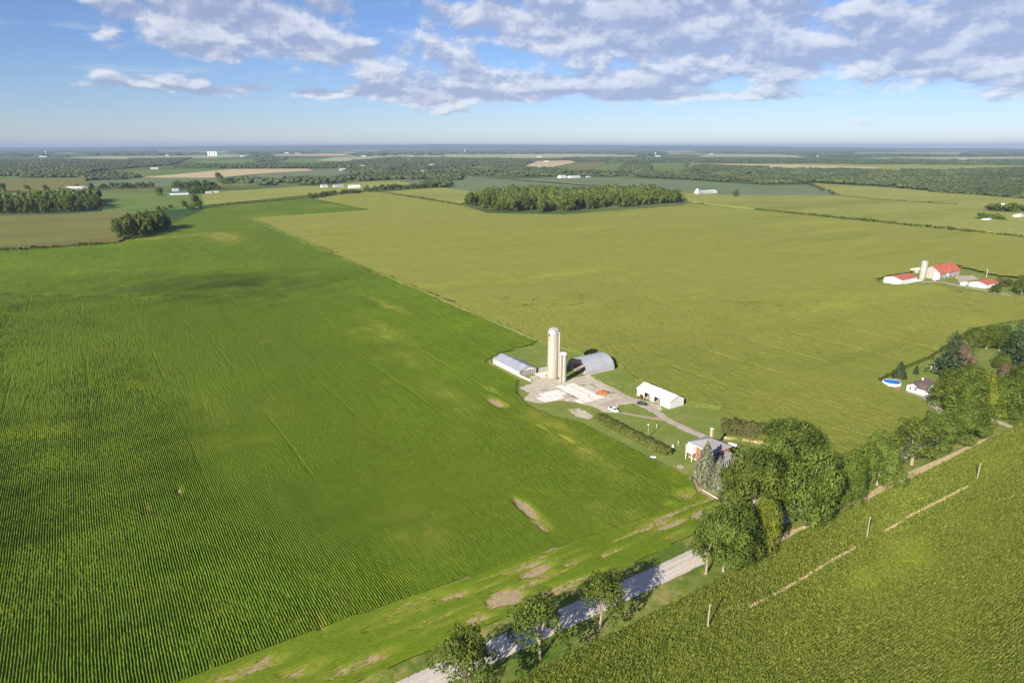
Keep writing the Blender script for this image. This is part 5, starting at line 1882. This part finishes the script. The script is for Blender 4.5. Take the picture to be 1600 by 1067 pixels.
# --- red brick farmhouse: x 176..186, y 143.3..153.3
def farmhouse():
    X0, Y0, W, L, ev, rd = 176.0, 143.3, 10.0, 10.2, 6.0, 8.3
    t = root_at('farmhouse', X0, Y0, 'two-storey red brick farmhouse with grey hipped roof', 'house')
    th = .3
    mb = MB()
    mb.box(0, W, 0, th, 0, ev).box(0, W, L - th, L, 0, ev).box(0, th, th, L - th, 0, ev).box(W - th, W, th, L - th, 0, ev)
    mb.build('wall', M_brick, t)
    MB().box(-.06, W + .06, -.06, L + .06, 0, .5).build('foundation', M_stone, t)
    o = .5
    a, b, c, d = (-o, -o, ev), (W + o, -o, ev), (W + o, L + o, ev), (-o, L + o, ev)
    r0, r1 = (W / 2 - .4, L / 2, rd), (W / 2 + .4, L / 2, rd)
    rf = MB()
    rf.v = [a, b, c, d, r0, r1]
    rf.f = [(0, 1, 5, 4), (1, 2, 5), (2, 3, 4, 5), (3, 0, 4)]
    roof = rf.build('roof', M_shingle, t)
    MB().box(-o, W + o, -o, L + o, ev - .22, ev - .01).build('fascia', M_trim, t)
    # chimney on the far side
    ch = MB().box(W - 1.3, W - .5, L - 2.6, L - 1.7, ev - .4, 9.9)
    c_ = ch.build('chimney', M_cbrick, t)
    MB().box(W - 1.4, W - .4, L - 2.7, L - 1.6, 9.9, 10.1).build('chimney_cap', M_conc, c_)
    # windows
    for yy in (2.0, 4.6):
        for z in (1.1, 3.9):
            window(t, 'x-', yy, z, 1.0, 1.5, 0)
    window(t, 'x-', 7.2, .9, .9, 1.6, 0)
    for xx in (2.2, 5.0, 7.8):
        window(t, 'y-', xx, 3.9, 1.0, 1.5, 0)
    window(t, 'y-', 8.6, 1.1, .9, 1.5, 0)
    for yy in (2.5, 7.2):
        window(t, 'x+', yy, 3.9, 1.0, 1.5, W)
        window(t, 'y+', yy, 3.9, 1.0, 1.5, L)
    # white raised sun porch on posts against the lit side
    pz = 3.0
    p = MB().box(-2.1, -.02, 6.8, 9.9, pz, pz + .2).build('balcony_floor', M_trim, t)
    MB().box(-2.1, -.02, 6.8, 6.88, pz + .2, pz + 2.4).box(-2.1, -.02, 9.82, 9.9, pz + .2, pz + 2.4).box(-2.1, -2.02, 6.88, 9.82, pz + .2, pz + 2.4).build('balcony_wall', M_white, t)
    MB().prism([(-2.3, pz + 2.4), (-.02, pz + 2.75), (-.02, pz + 2.85), (-2.3, pz + 2.5)], 6.6, 10.1, 'y').build('balcony_roof', M_white, t)
    for (xx, yy) in ((-2.0, 6.9), (-2.0, 9.75)):
        MB().box(xx - .1, xx + .1, yy - .1, yy + .1, 0, pz).build('post', M_trim, t)
    MB().box(-1.6, -.05, 2.6, 4.4, .1, .5).build('step', M_conc, t)
    # glazed porch towards the road
    py0, py1, px0, px1, ph = -3.4, -.02, 2.4, 9.6, 2.9
    pw = MB()
    pw.box(px0, px1, py0, py0 + .15, 0, 1.2).box(px0, px0 + .15, py0 + .15, py1, 0, 1.2).box(px1 - .15, px1, py0 + .15, py1, 0, 1.2)
    pw.box(px0, px1, py0, py0 + .15, 2.45, ph).box(px0, px0 + .15, py0 + .15, py1, 2.45, ph).box(px1 - .15, px1, py0 + .15, py1, 2.45, ph)
    porch = pw.build('porch', M_white, t)
    n = 7
    for k in range(n + 1):
        xx = px0 + (px1 - px0 - .2) * k / n
        MB().box(xx, xx + .2, py0 + .01, py0 + .14, 1.2, 2.45).build('mullion', M_trim, porch)
    for k in range(4):
        yy = py0 + .15 + (py1 - py0 - .35) * k / 3
        for xx in (px0 + .01, px1 - .14):
            MB().box(xx, xx + .13, yy, yy + .2, 1.2, 2.45).build('mullion', M_trim, porch)
    MB().box(px0 + .2, px1 - .2, py0 + .06, py0 + .09, 1.21, 2.44).build('pane', M_glass, porch)
    MB().box(px0 + .06, px0 + .09, py0 + .2, py1 - .1, 1.21, 2.44).build('pane', M_glass, porch)
    MB().prism([(py0 - .4, ph), (py1, ph + .75), (py1, ph + .9), (py0 - .4, ph + .14)], px0 - .35, px1 + .35, 'x').build('porch_roof', M_shingle, porch)


farmhouse()


# --- white bungalow with brown roof
def bungalow():
    X0, Y0 = 315.2, 140.2
    t = root_at('bungalow', X0, Y0, 'white bungalow with brown roof beside the blue pool', 'house')
    W, L, ev = 13.5, 7.4, 2.7
    W2 = 7.0
    mb = MB()
    mb.box(0, W, 2.0, L, 0, ev)
    mb.prism([(2.0, ev), (L, ev), ((2 + L) / 2, 4.1)], 0.0, .15, 'x')
    mb.prism([(2.0, ev), (L, ev), ((2 + L) / 2, 4.1)], W - .15, W, 'x')
    mb.box(.02, 5.8, -.8, 1.998, 0, ev - .02)
    mb.build('wall', M_white, t)
    roof_slabs(t, 0, W, 2.0, L, ev, 4.2, 'x', M_bshingle, .45)
    # cross gable towards the camera
    xm = 2.9
    g2 = MB()
    g2.prism([(.02, ev - .02), (5.8, ev - .02), (xm, 4.05)], -.8, 2.5, 'y')
    g2.build('gable', M_white, t)
    for s_ in (-1, 1):
        ae = xm + s_ * 3.4
        m = MB()
        m.prism([(ae, ev - .2), (xm, 4.10), (xm, 4.24), (ae, ev - .06)], -1.3, 4.4, 'y')
        m.build('roof_slope', M_bshingle, t)
    for xx in (1.5, 4.2):
        window(t, 'y-', xx, 1.0, 1.2, 1.1, -.8)
    for yy in (3.4, 5.8):
        window(t, 'x-', yy, 1.0, 1.1, 1.1, 0)
    for xx in (7.6, 10.2):
        window(t, 'y-', xx, 1.0, 1.2, 1.1, 2.0)
    MB().box(9.0, 9.6, 4.9, 5.5, 3.9, 5.1).build('chimney', M_white, t)
    MB().box(.3, 5.5, -2.3, -.82, 0, .45).build('porch_deck', M_trim, t)


bungalow()
x, y = P(1393, 600)
t = root_at('swimming_pool', x, y, 'round blue above-ground pool with white wall beside the bungalow', 'pool')
PR = 3.9
MB().lathe(0, 0, [(PR, 0), (PR, 1.25), (PR - .12, 1.25), (PR - .12, .9)], 40).build('pool_wall', M_white, t, True)
MB().lathe(0, 0, [(PR + .08, 1.25), (PR + .08, 1.30), (PR - .16, 1.30), (PR - .16, 1.25)], 40).build('rim', M_trim, t)
MB().lathe(0, 0, [(PR - .11, 1.22), (.01, 1.22)], 40).build('water', M_poolw, t)
for k in range(14):
    a = 2 * math.pi * k / 14
    MB().box(-.06, .06, -.06, .06, 0, 1.24).build('upright', M_trim, t).location = (math.cos(a) * (PR + .06), math.sin(a) * (PR + .06), 0)
for px, py, lab in ((1402, 609, 'reddish wooden deck in front of the blue pool'), (1402, 594, 'small wooden deck behind the blue pool')):
    x, y = P(px, py)
    t = root_at('pool_deck', x, y, lab, 'deck', R(8))
    for k in range(10):
        MB().box(-1.9, 1.9, -1.4 + k * .28, -1.4 + k * .28 + .25, .35, .42).build('plank', M_deck, t)
    for sx_ in (-1, 1):
        for sy_ in (-1, 1):
            MB().box(sx_ * 1.7 - .06, sx_ * 1.7 + .06, sy_ * 1.2 - .06, sy_ * 1.2 + .06, 0, .35).build('post', M_wood, t)


def simple_building(px, py, W, L, ev, rd, axis, wall, roof, label, name='barn', cat='barn', rz=0.0, z=0.0, doors=(), group=None):
    """gabled building whose near corner (-x, -y) stands at the pixel"""
    x, y = P(px, py)
    t = root_at(name, x, y, label, cat, rz, group)
    mb = MB()
    mb.box(0, W, 0, L, 0, ev)
    if axis == 'y':
        mb.prism([(0.01, ev), (W - .01, ev), (W / 2, rd)], 0.01, L - .01, 'y')
    else:
        mb.prism([(0.01, ev), (L - .01, ev), (L / 2, rd)], 0.01, W - .01, 'x')
    mb.build('wall', wall, t)
    roof_slabs(t, 0, W, 0, L, ev, rd, axis, roof, .4, .2)
    for face, a, w, h in doors:
        if face == 'x-':
            MB().box(-.06, -.004, a - w / 2, a + w / 2, 0, h).build('door', M_dark, t)
        else:
            MB().box(a - w / 2, a + w / 2, -.06, -.004, 0, h).build('door', M_dark, t)
    return t


x, y = P(1467, 580)
simple_building(1464, 581, 4.2, 3.2, 2.3, 3.2, 'x', M_white, M_bshingle, 'small white shed half hidden under the tall pine', 'garden_shed', 'shed', doors=(('y-', 1.2, .8, 1.9),))
x, y = P(1489, 584)
simple_building(1486, 586, 2.6, 2.4, 2.0, 2.7, 'x', M_white, M_bshingle, 'tiny white hut right of the pine shed', 'garden_shed', 'shed', doors=(('y-', 1.0, .7, 1.7),))

# --- red-roofed farm at the right
simple_building(1407, 445.5, 25, 14.3, 4.3, 6.3, 'x', M_white, M_rroof, 'white shed with red roof left of the far silo', 'farm_shed', 'shed')
silo(610.5, 289.0, 2.6, 15.5, 2.2, 'pale concrete silo beside the far red-roofed barn', chute_a=R(0), hoops=10, hatch=False)


def old_barn():
    x, y = P(1467, 437)
    t = root_at('old_barn', x, y, 'old grey barn with red gambrel roof beyond the corn', 'barn')
    W, L = 34.0, 14.5                               # ridge along x
    prof = [(0, 5.2), (2.6, 8.4), (L / 2, 10.8), (L - 2.6, 8.4), (L, 5.2)]
    mb = MB()
    mb.box(0, W, 0, L, 1.6, 5.2)
    mb.prism([(a if 0 < i < 4 else a + (.02 if i == 0 else -.02), z - .02 if i else z) for i, (a, z) in enumerate(prof)], .02, W - .02, 'x')
    mb.build('wall', M_barnw, t)
    MB().box(-.1, W + .1, -.1, L + .1, 0, 1.6).build('stone_base', M_stone, t)
    ext = [(-.5, 4.7)] + prof[1:4] + [(L + .5, 4.7)]
    for (a0, z0), (a1, z1) in zip(ext[:-1], ext[1:]):
        MB().prism([(a0, z0), (a1, z1), (a1, z1 + .22), (a0, z0 + .22)], -.6, W + .6, 'x').build('roof_slope', M_rroof, t)
    for k in range(4):
        MB().box(4 + k * 7.5, 6 + k * 7.5, -.16, -.104, .4, 1.5).build('window', M_dark, t)
    MB().box(12, 16, -.06, -.004, 1.6, 4.8).build('door', M_white, t)
    MB().lathe(0, 0, [(2.4, 0), (2.4, 5.2), (1.6, 6.2), (.02, 6.8)], 20).build('feed_tank', M_white, t).location = (-2.9, 1.0, 0)
    MB().box(W + .02, W + 9, 3, 12, 0, 3.6).build('lean_to', M_stone, t)
    MB().prism([(2.6, 3.5), (7.5, 4.6), (12.4, 3.5), (12.4, 3.7), (7.5, 4.8), (2.6, 3.7)], W + .02, W + 9.4, 'x').build('lean_to_roof', M_rroof, t)


old_barn()
simple_building(1540, 451, 22, 12.6, 3.1, 4.9, 'x', M_white, M_rroof, 'white garage with red roof at the far farm lane', 'garage', 'garage')
simple_building(1434, 427, 7, 7, 3.0, 4.0, 'x', M_stone, M_conc, 'small pale outbuilding left of the far silo', 'outbuilding', 'shed')
simple_building(1508, 446.5, 5, 4, 1.8, 2.4, 'x', M_white, M_white, 'small white tank shed left of the far garage', 'outbuilding', 'shed')
for px, py, lab in ((1462, 439.5, 'white trailer before the old grey barn'), (1437, 441, 'white wagon beside the far red-roofed shed')):
    x, y = P(px, py)
    t = root_at('farm_trailer', x, y, lab, 'trailer')
    MB().hull8([(-3, -1.1, .9), (3, -1.1, .9), (3, 1.1, .9), (-3, 1.1, .9)], [(-3.2, -1.3, 2.4), (3.2, -1.3, 2.4), (3.2, 1.3, 2.4), (-3.2, 1.3, 2.4)]).build('box', M_white, t)
    for xx in (-1.6, 1.6):
        for s_ in (-1, 1):
            wheel(t, xx, s_ * 1.0, .45, .3)
x, y = P(1541, 433)
t = root_at('yard_lamp', x, y, 'tall white post behind the far garage', 'post')
MB().tube([(0, 0, 0), (0, 0, 7)], [.2, .15], 8).build('post', M_farw, t)
MB().box(-.5, .5, -.2, .2, 7, 7.3).build('lamp_head', M_trim, t)

# --- poles
for k, (px, py, pt, lab) in enumerate([(1105, 988, 943, 'wooden utility pole nearest the bottom edge, standing in the corn'), (1353, 847, 807, 'wooden utility pole in the corn opposite the large light green tree'),
                                       (1525.5, 754, 723, 'farthest wooden utility pole in the corn at the right')]):
    x, y = P(px, py)
    h = height_to(x, y, pt)
    t = root_at('utility_pole', x, y, lab, 'pole', 0, 'utility poles in the corn')
    MB().tube([(0, 0, -.3), (0, 0, h * .5), (0, 0, h)], [.21, .18, .14], 10).build('post', M_pole, t)
    MB().tube([(0, -.16, h - .35), (0, -.3, h - .3)], [.035, .035], 6).build('bracket', M_galv, t)
    MB().lathe(0, -.32, [(.02, h - .36), (.07, h - .32), (.07, h - .22), (.03, h - .16)], 8).build('insulator', M_trim, t)
x, y = 175.2, 174.0
t = root_at('yard_lamp', x, y, 'tall pale yard lamp post on the lawn by the hedge', 'lamp post')
MB().tube([(0, 0, 0), (0, 0, 5.9)], [.14, .11], 8).build('post', M_pole, t)
MB().tube([(0, 0, 5.7), (-.5, -.3, 6.0)], [.05, .05], 6).build('arm', M_galv, t)
MB().lathe(-.5, -.3, [(.05, 6.15), (.28, 6.05), (.32, 5.85), (.05, 5.8)], 12).build('lamp_head', M_trim, t)


def marker(px, py, h, lab, w=.1, head=True):
    x, y = P(px, py)
    t = root_at('garden_post', x, y, lab, 'post')
    MB().box(-w / 2, w / 2, -w / 2, w / 2, 0, h).build('post', M_trim, t)
    if head:
        MB().box(-.18, .18, -.15, .15, h, h + .35).build('nest_box', M_trim, t)
        MB().prism([(-.25, h + .35), (.25, h + .35), (0, h + .5)], -.2, .2, 'y').build('roof', M_bshingle, t)


marker(1026, 669, 1.4, 'small white bird box on a post near the lamp post shadow')
marker(1059.5, 696, 1.6, 'small pale post on the lawn behind the white barrel')


def barrel():
    x, y = P(1051.5, 698)
    t = root_at('white_barrel', x, y, 'small white rounded tank on the lawn left of the house', 'tank')
    MB().lathe(0, 0, [(.02, .1), (.35, .1), (.38, .25), (.38, .75), (.28, .95), (.02, 1.02)], 16).build('body', M_white, t, True)
    MB().box(-.45, .45, -.45, .45, 0, .1).build('base', M_conc, t)


barrel()
x, y = P(1019.5, 714.5)
t = root_at('white_board', x, y, 'flat white boards lying at the end of the hedge', 'boards', R(-30))
for k in range(4):
    MB().box(-1.2 + .1 * k, 1.2 + .05 * k, -.5 + k * .26, -.5 + k * .26 + .22, .05, .22 + .03 * (k % 2)).build('board', M_trim, t)
x, y = P(1063, 729.5)
t = root_at('fire_ring', x, y, 'low round fire ring on the lawn before the house', 'fire ring')
for k in range(11):
    a = 2 * math.pi * k / 11
    MB().box(-.2, .2, -.15, .15, 0, .28).build('stone', M_stone, t).location = (math.cos(a) * .9, math.sin(a) * .9, .03)
p0, p1 = P(1098, 766), P(1124, 781)
t = root_at('white_pipe', (p0[0] + p1[0]) / 2, (p0[1] + p1[1]) / 2, 'long thin white pipe lying along the lawn edge', 'pipe')
hv = (p1 - p0) / 2
MB().tube([(-hv[0], -hv[1], .14), (0, 0, .12), (hv[0], hv[1], .14)], [.1, .1, .1], 8).build('pipe', M_trim, t)
for s_ in (-.6, .6):
    MB().box(s_ * hv[0] - .15, s_ * hv[0] + .15, s_ * hv[1] - .15, s_ * hv[1] + .15, 0, .05).build('support_block', M_wood, t)
x, y = P(1144, 697)
t = root_at('utility_trailer', x, y, 'small flat white trailer beside the driveway behind the house', 'trailer', R(-70))
MB().box(-1.7, 1.7, -.8, .8, .5, .62).build('deck', M_white, t)
for s_ in (-1, 1):
    MB().box(-1.7, 1.7, s_ * .84 - .03, s_ * .84 + .03, .5, .85).build('side_rail', M_white, t)
    wheel(t, -.2, s_ * .98, .3, .18)
MB().tube([(1.7, 0, .55), (2.8, 0, .5)], [.05, .05], 6).build('drawbar', M_galv, t)

# --- distant farms
far = simple_building
far(12, 309, 22, 14, 5, 8, 'x', M_farw, M_farw, 'white farmhouse roof above the left woodlot', 'far_house', 'house')
far(104, 297, 40, 16, 5, 8, 'x', M_gwall, M_conc, 'low pale barn between two trees at the far left', 'far_barn', 'barn')
far(128, 296.5, 20, 14, 5, 7, 'x', M_farw, M_groof, 'white shed right of the low pale barn at the far left', 'far_shed', 'shed')
far(266, 305.5, 40, 22, 5, 8, 'x', M_white, M_groof2, 'long barn with green roof among the left fields', 'far_barn', 'barn')
far(270, 299, 14, 12, 5, 7, 'x', M_farw, M_groof, 'small pale shed behind the green-roofed barn', 'far_shed', 'shed')
far(298, 303, 14, 10, 4, 6, 'x', M_farw, M_farw, 'white house right of the green-roofed barn', 'far_house', 'house')
far(322, 303.5, 14, 9, 4, 6, 'x', M_farw, M_farw, 'white shed at the field corner right of the green-roofed barn', 'far_shed', 'shed')
far(334, 302.5, 12, 9, 3, 5, 'x', M_farw, M_farw, 'small white shed farthest right at the green-roofed farm', 'far_shed', 'shed')
far(503, 294, 17, 12, 6, 9, 'x', M_farw, M_groof, 'white farmhouse among trees at the soybean corner', 'far_house', 'house')
far(523, 293.5, 26, 13, 5, 8, 'x', M_gwall, M_groof, 'grey barn right of the white farmhouse', 'far_barn', 'barn')
far(547, 295, 30, 15, 6, 9, 'x', M_white, M_whiteu, 'white shed standing alone right of the grey barn', 'far_shed', 'shed')
far(532, 267, 30, 16, 6, 9, 'x', M_farw, M_farw, 'white house at the edge of the blue green field', 'far_house', 'house')
far(236, 265, 34, 18, 6, 9, 'x', M_farw, M_farw, 'white shed in the light green wedge', 'far_shed', 'shed')
far(1093, 304, 62, 18, 5.5, 8.5, 'x', M_farw, M_farw, 'long white barn at the end of the farm track', 'far_barn', 'barn')
x, y = P(1089, 304)
t = root_at('far_silo', x, y, 'short white silo at the left end of the long white barn', 'silo')
MB().lathe(0, 0, [(4, 0), (4, 10.5)], 20).build('shell', M_white, t, True)
MB().lathe(0, 0, [(4.1, 10.4), (3.4, 12), (2, 13), (.02, 13.4)], 20).build('dome', M_white, t, True)
far(876, 279, 26, 20, 7, 10, 'x', M_farw, M_farw, 'white building at the edge of the village trees', 'far_shed', 'shed')
far(891, 278.8, 48, 20, 5, 8, 'x', M_farw, M_farw, 'long white greenhouse right of the village trees', 'greenhouse', 'greenhouse')
far(918, 277.5, 16, 10, 3, 5, 'x', M_farw, M_groof, 'small shed right of the long white greenhouse', 'far_shed', 'shed')
far(1568, 326, 12, 10, 6, 9, 'x', M_farw, M_farw, 'white house among trees at the right farm cluster', 'far_house', 'house')
far(1544, 346.3, 14, 10, 2.5, 4, 'x', M_farw, M_farw, 'low white shed before the right farm cluster', 'far_shed', 'shed')
far(1593, 341, 14, 10, 4, 6, 'x', M_farw, M_farw, 'white shed at the right edge of the farm cluster', 'far_shed', 'shed')
far(1283, 272.5, 26, 16, 7, 10, 'x', M_farw, M_farw, 'lone white house in the right woods', 'far_house', 'house')
for k, (px, py) in enumerate([(326.5, 244), (330.5, 244), (334.5, 244), (338.5, 244)]):
    x, y = P(px, py)
    t = root_at('grain_bin', x, y, ('first', 'second', 'third', 'fourth')[k] + ' from the left of the white grain bins near the horizon', 'grain bin', 0, 'grain bins near the horizon')
    MB().lathe(0, 0, [(13, 0), (13, 50)], 16).build('shell', M_white, t, True)
    MB().lathe(0, 0, [(13.3, 49.5), (2, 58), (.02, 58.5)], 16).build('cone_roof', M_white, t)
spots = [(61, 245.5, 'low white works at the far left horizon'), (258, 243.5, 'white sheds left of the grain bins'), (282, 242.5, 'white hall close left of the grain bins'), (375, 245, 'pale shed right of the grain bins'),
         (445, 240, 'white factory left of the village horizon'), (460, 240.3, 'pale factory right of the white factory'), (560, 245, 'white greenhouses before the left horizon'), (690, 239, 'white hall beyond the village'),
         (718, 239.5, 'white hall right beyond the village'), (732, 239.3, 'pale works with tower beyond the village'), (838, 246, 'white sheds beyond the tan stubble'), (1010, 246.5, 'white sheds left of the church-like tower'),
         (1024, 245, 'white buildings with a tower near the horizon'), (960, 247, 'pale shed beyond the green fields'), (1110, 241.5, 'white hall right of centre near the horizon'), (1272, 244.5, 'white block near the right horizon'),
         (1295, 244.6, 'white halls right near the horizon'), (1305, 254, 'pale greenhouses by the far right wood'), (1420, 242.5, 'white halls at the far right horizon'), (1500, 250, 'pale barn in the pale strip at the right'),
         (1520, 241, 'white works far right on the horizon'), (1580, 254, 'pale hall at the right edge'), (840, 261.5, 'white building on the tan stubble'), (670, 258, 'white roofs in the wooded village'), (655, 268, 'white house in the wooded village'),
         (640, 256, 'white house left in the wooded village'), (690, 259, 'pale roof right in the wooded village'), (850, 253, 'orange-roofed barn on the tan stubble'), (820, 262, 'white house at the tan stubble edge'), (640, 245.5, 'pale halls left beyond the village')]
for k, (px, py, lab) in enumerate(spots):
    x, y = P(px, py)
    d = depth(x, y) / FPX
    w = random.Random(k).uniform(4, 13) * d
    hh = random.Random(k + 50).uniform(0.9, 1.7) * d
    if py > 250:
        w *= .8
    far(px, py, w, w * .5, hh * .8, hh, 'x', M_farw, M_rroof if 'orange' in lab else M_farw, lab, 'far_building', 'building', -YAW)
for px, py, hp, lab in ((72.5, 244, 8, 'pale water tower near the left horizon'), (726, 238.5, 5, 'slim tower beyond the village'), (1024, 244, 6, 'slim tower among white buildings near the horizon')):
    x, y = P(px, py)
    d = depth(x, y) / FPX
    t = root_at('water_tower', x, y, lab, 'tower')
    MB().lathe(0, 0, [(.45 * d, 0), (.3 * d, hp * d * .75)], 10).build('shaft', M_white, t)
    MB().lathe(0, 0, [(.3 * d, hp * d * .74), (1.0 * d, hp * d * .82), (1.0 * d, hp * d * .93), (.02, hp * d)], 12).build('tank', M_white, t)

# ------------------------------------------------------------------ haze: one even body of air
hz = MB().box(-46000, 46000, -46000, 46000, -1.5, 240).build('haze', None)
mt = bpy.data.materials.new('thin_haze')
mt.use_nodes = True
g = G(mt.node_tree)
pv = g.n('ShaderNodeVolumePrincipled')
pv.inputs['Color'].default_value = (0.42, 0.54, 0.76, 1)
pv.inputs['Density'].default_value = 4.6e-5
pv.inputs['Anisotropy'].default_value = 0.0
out = g.n('ShaderNodeOutputMaterial')
g.put(out.inputs['Volume'], pv.outputs[0])
hz.data.materials.append(mt)
tag(hz, kind='stuff')
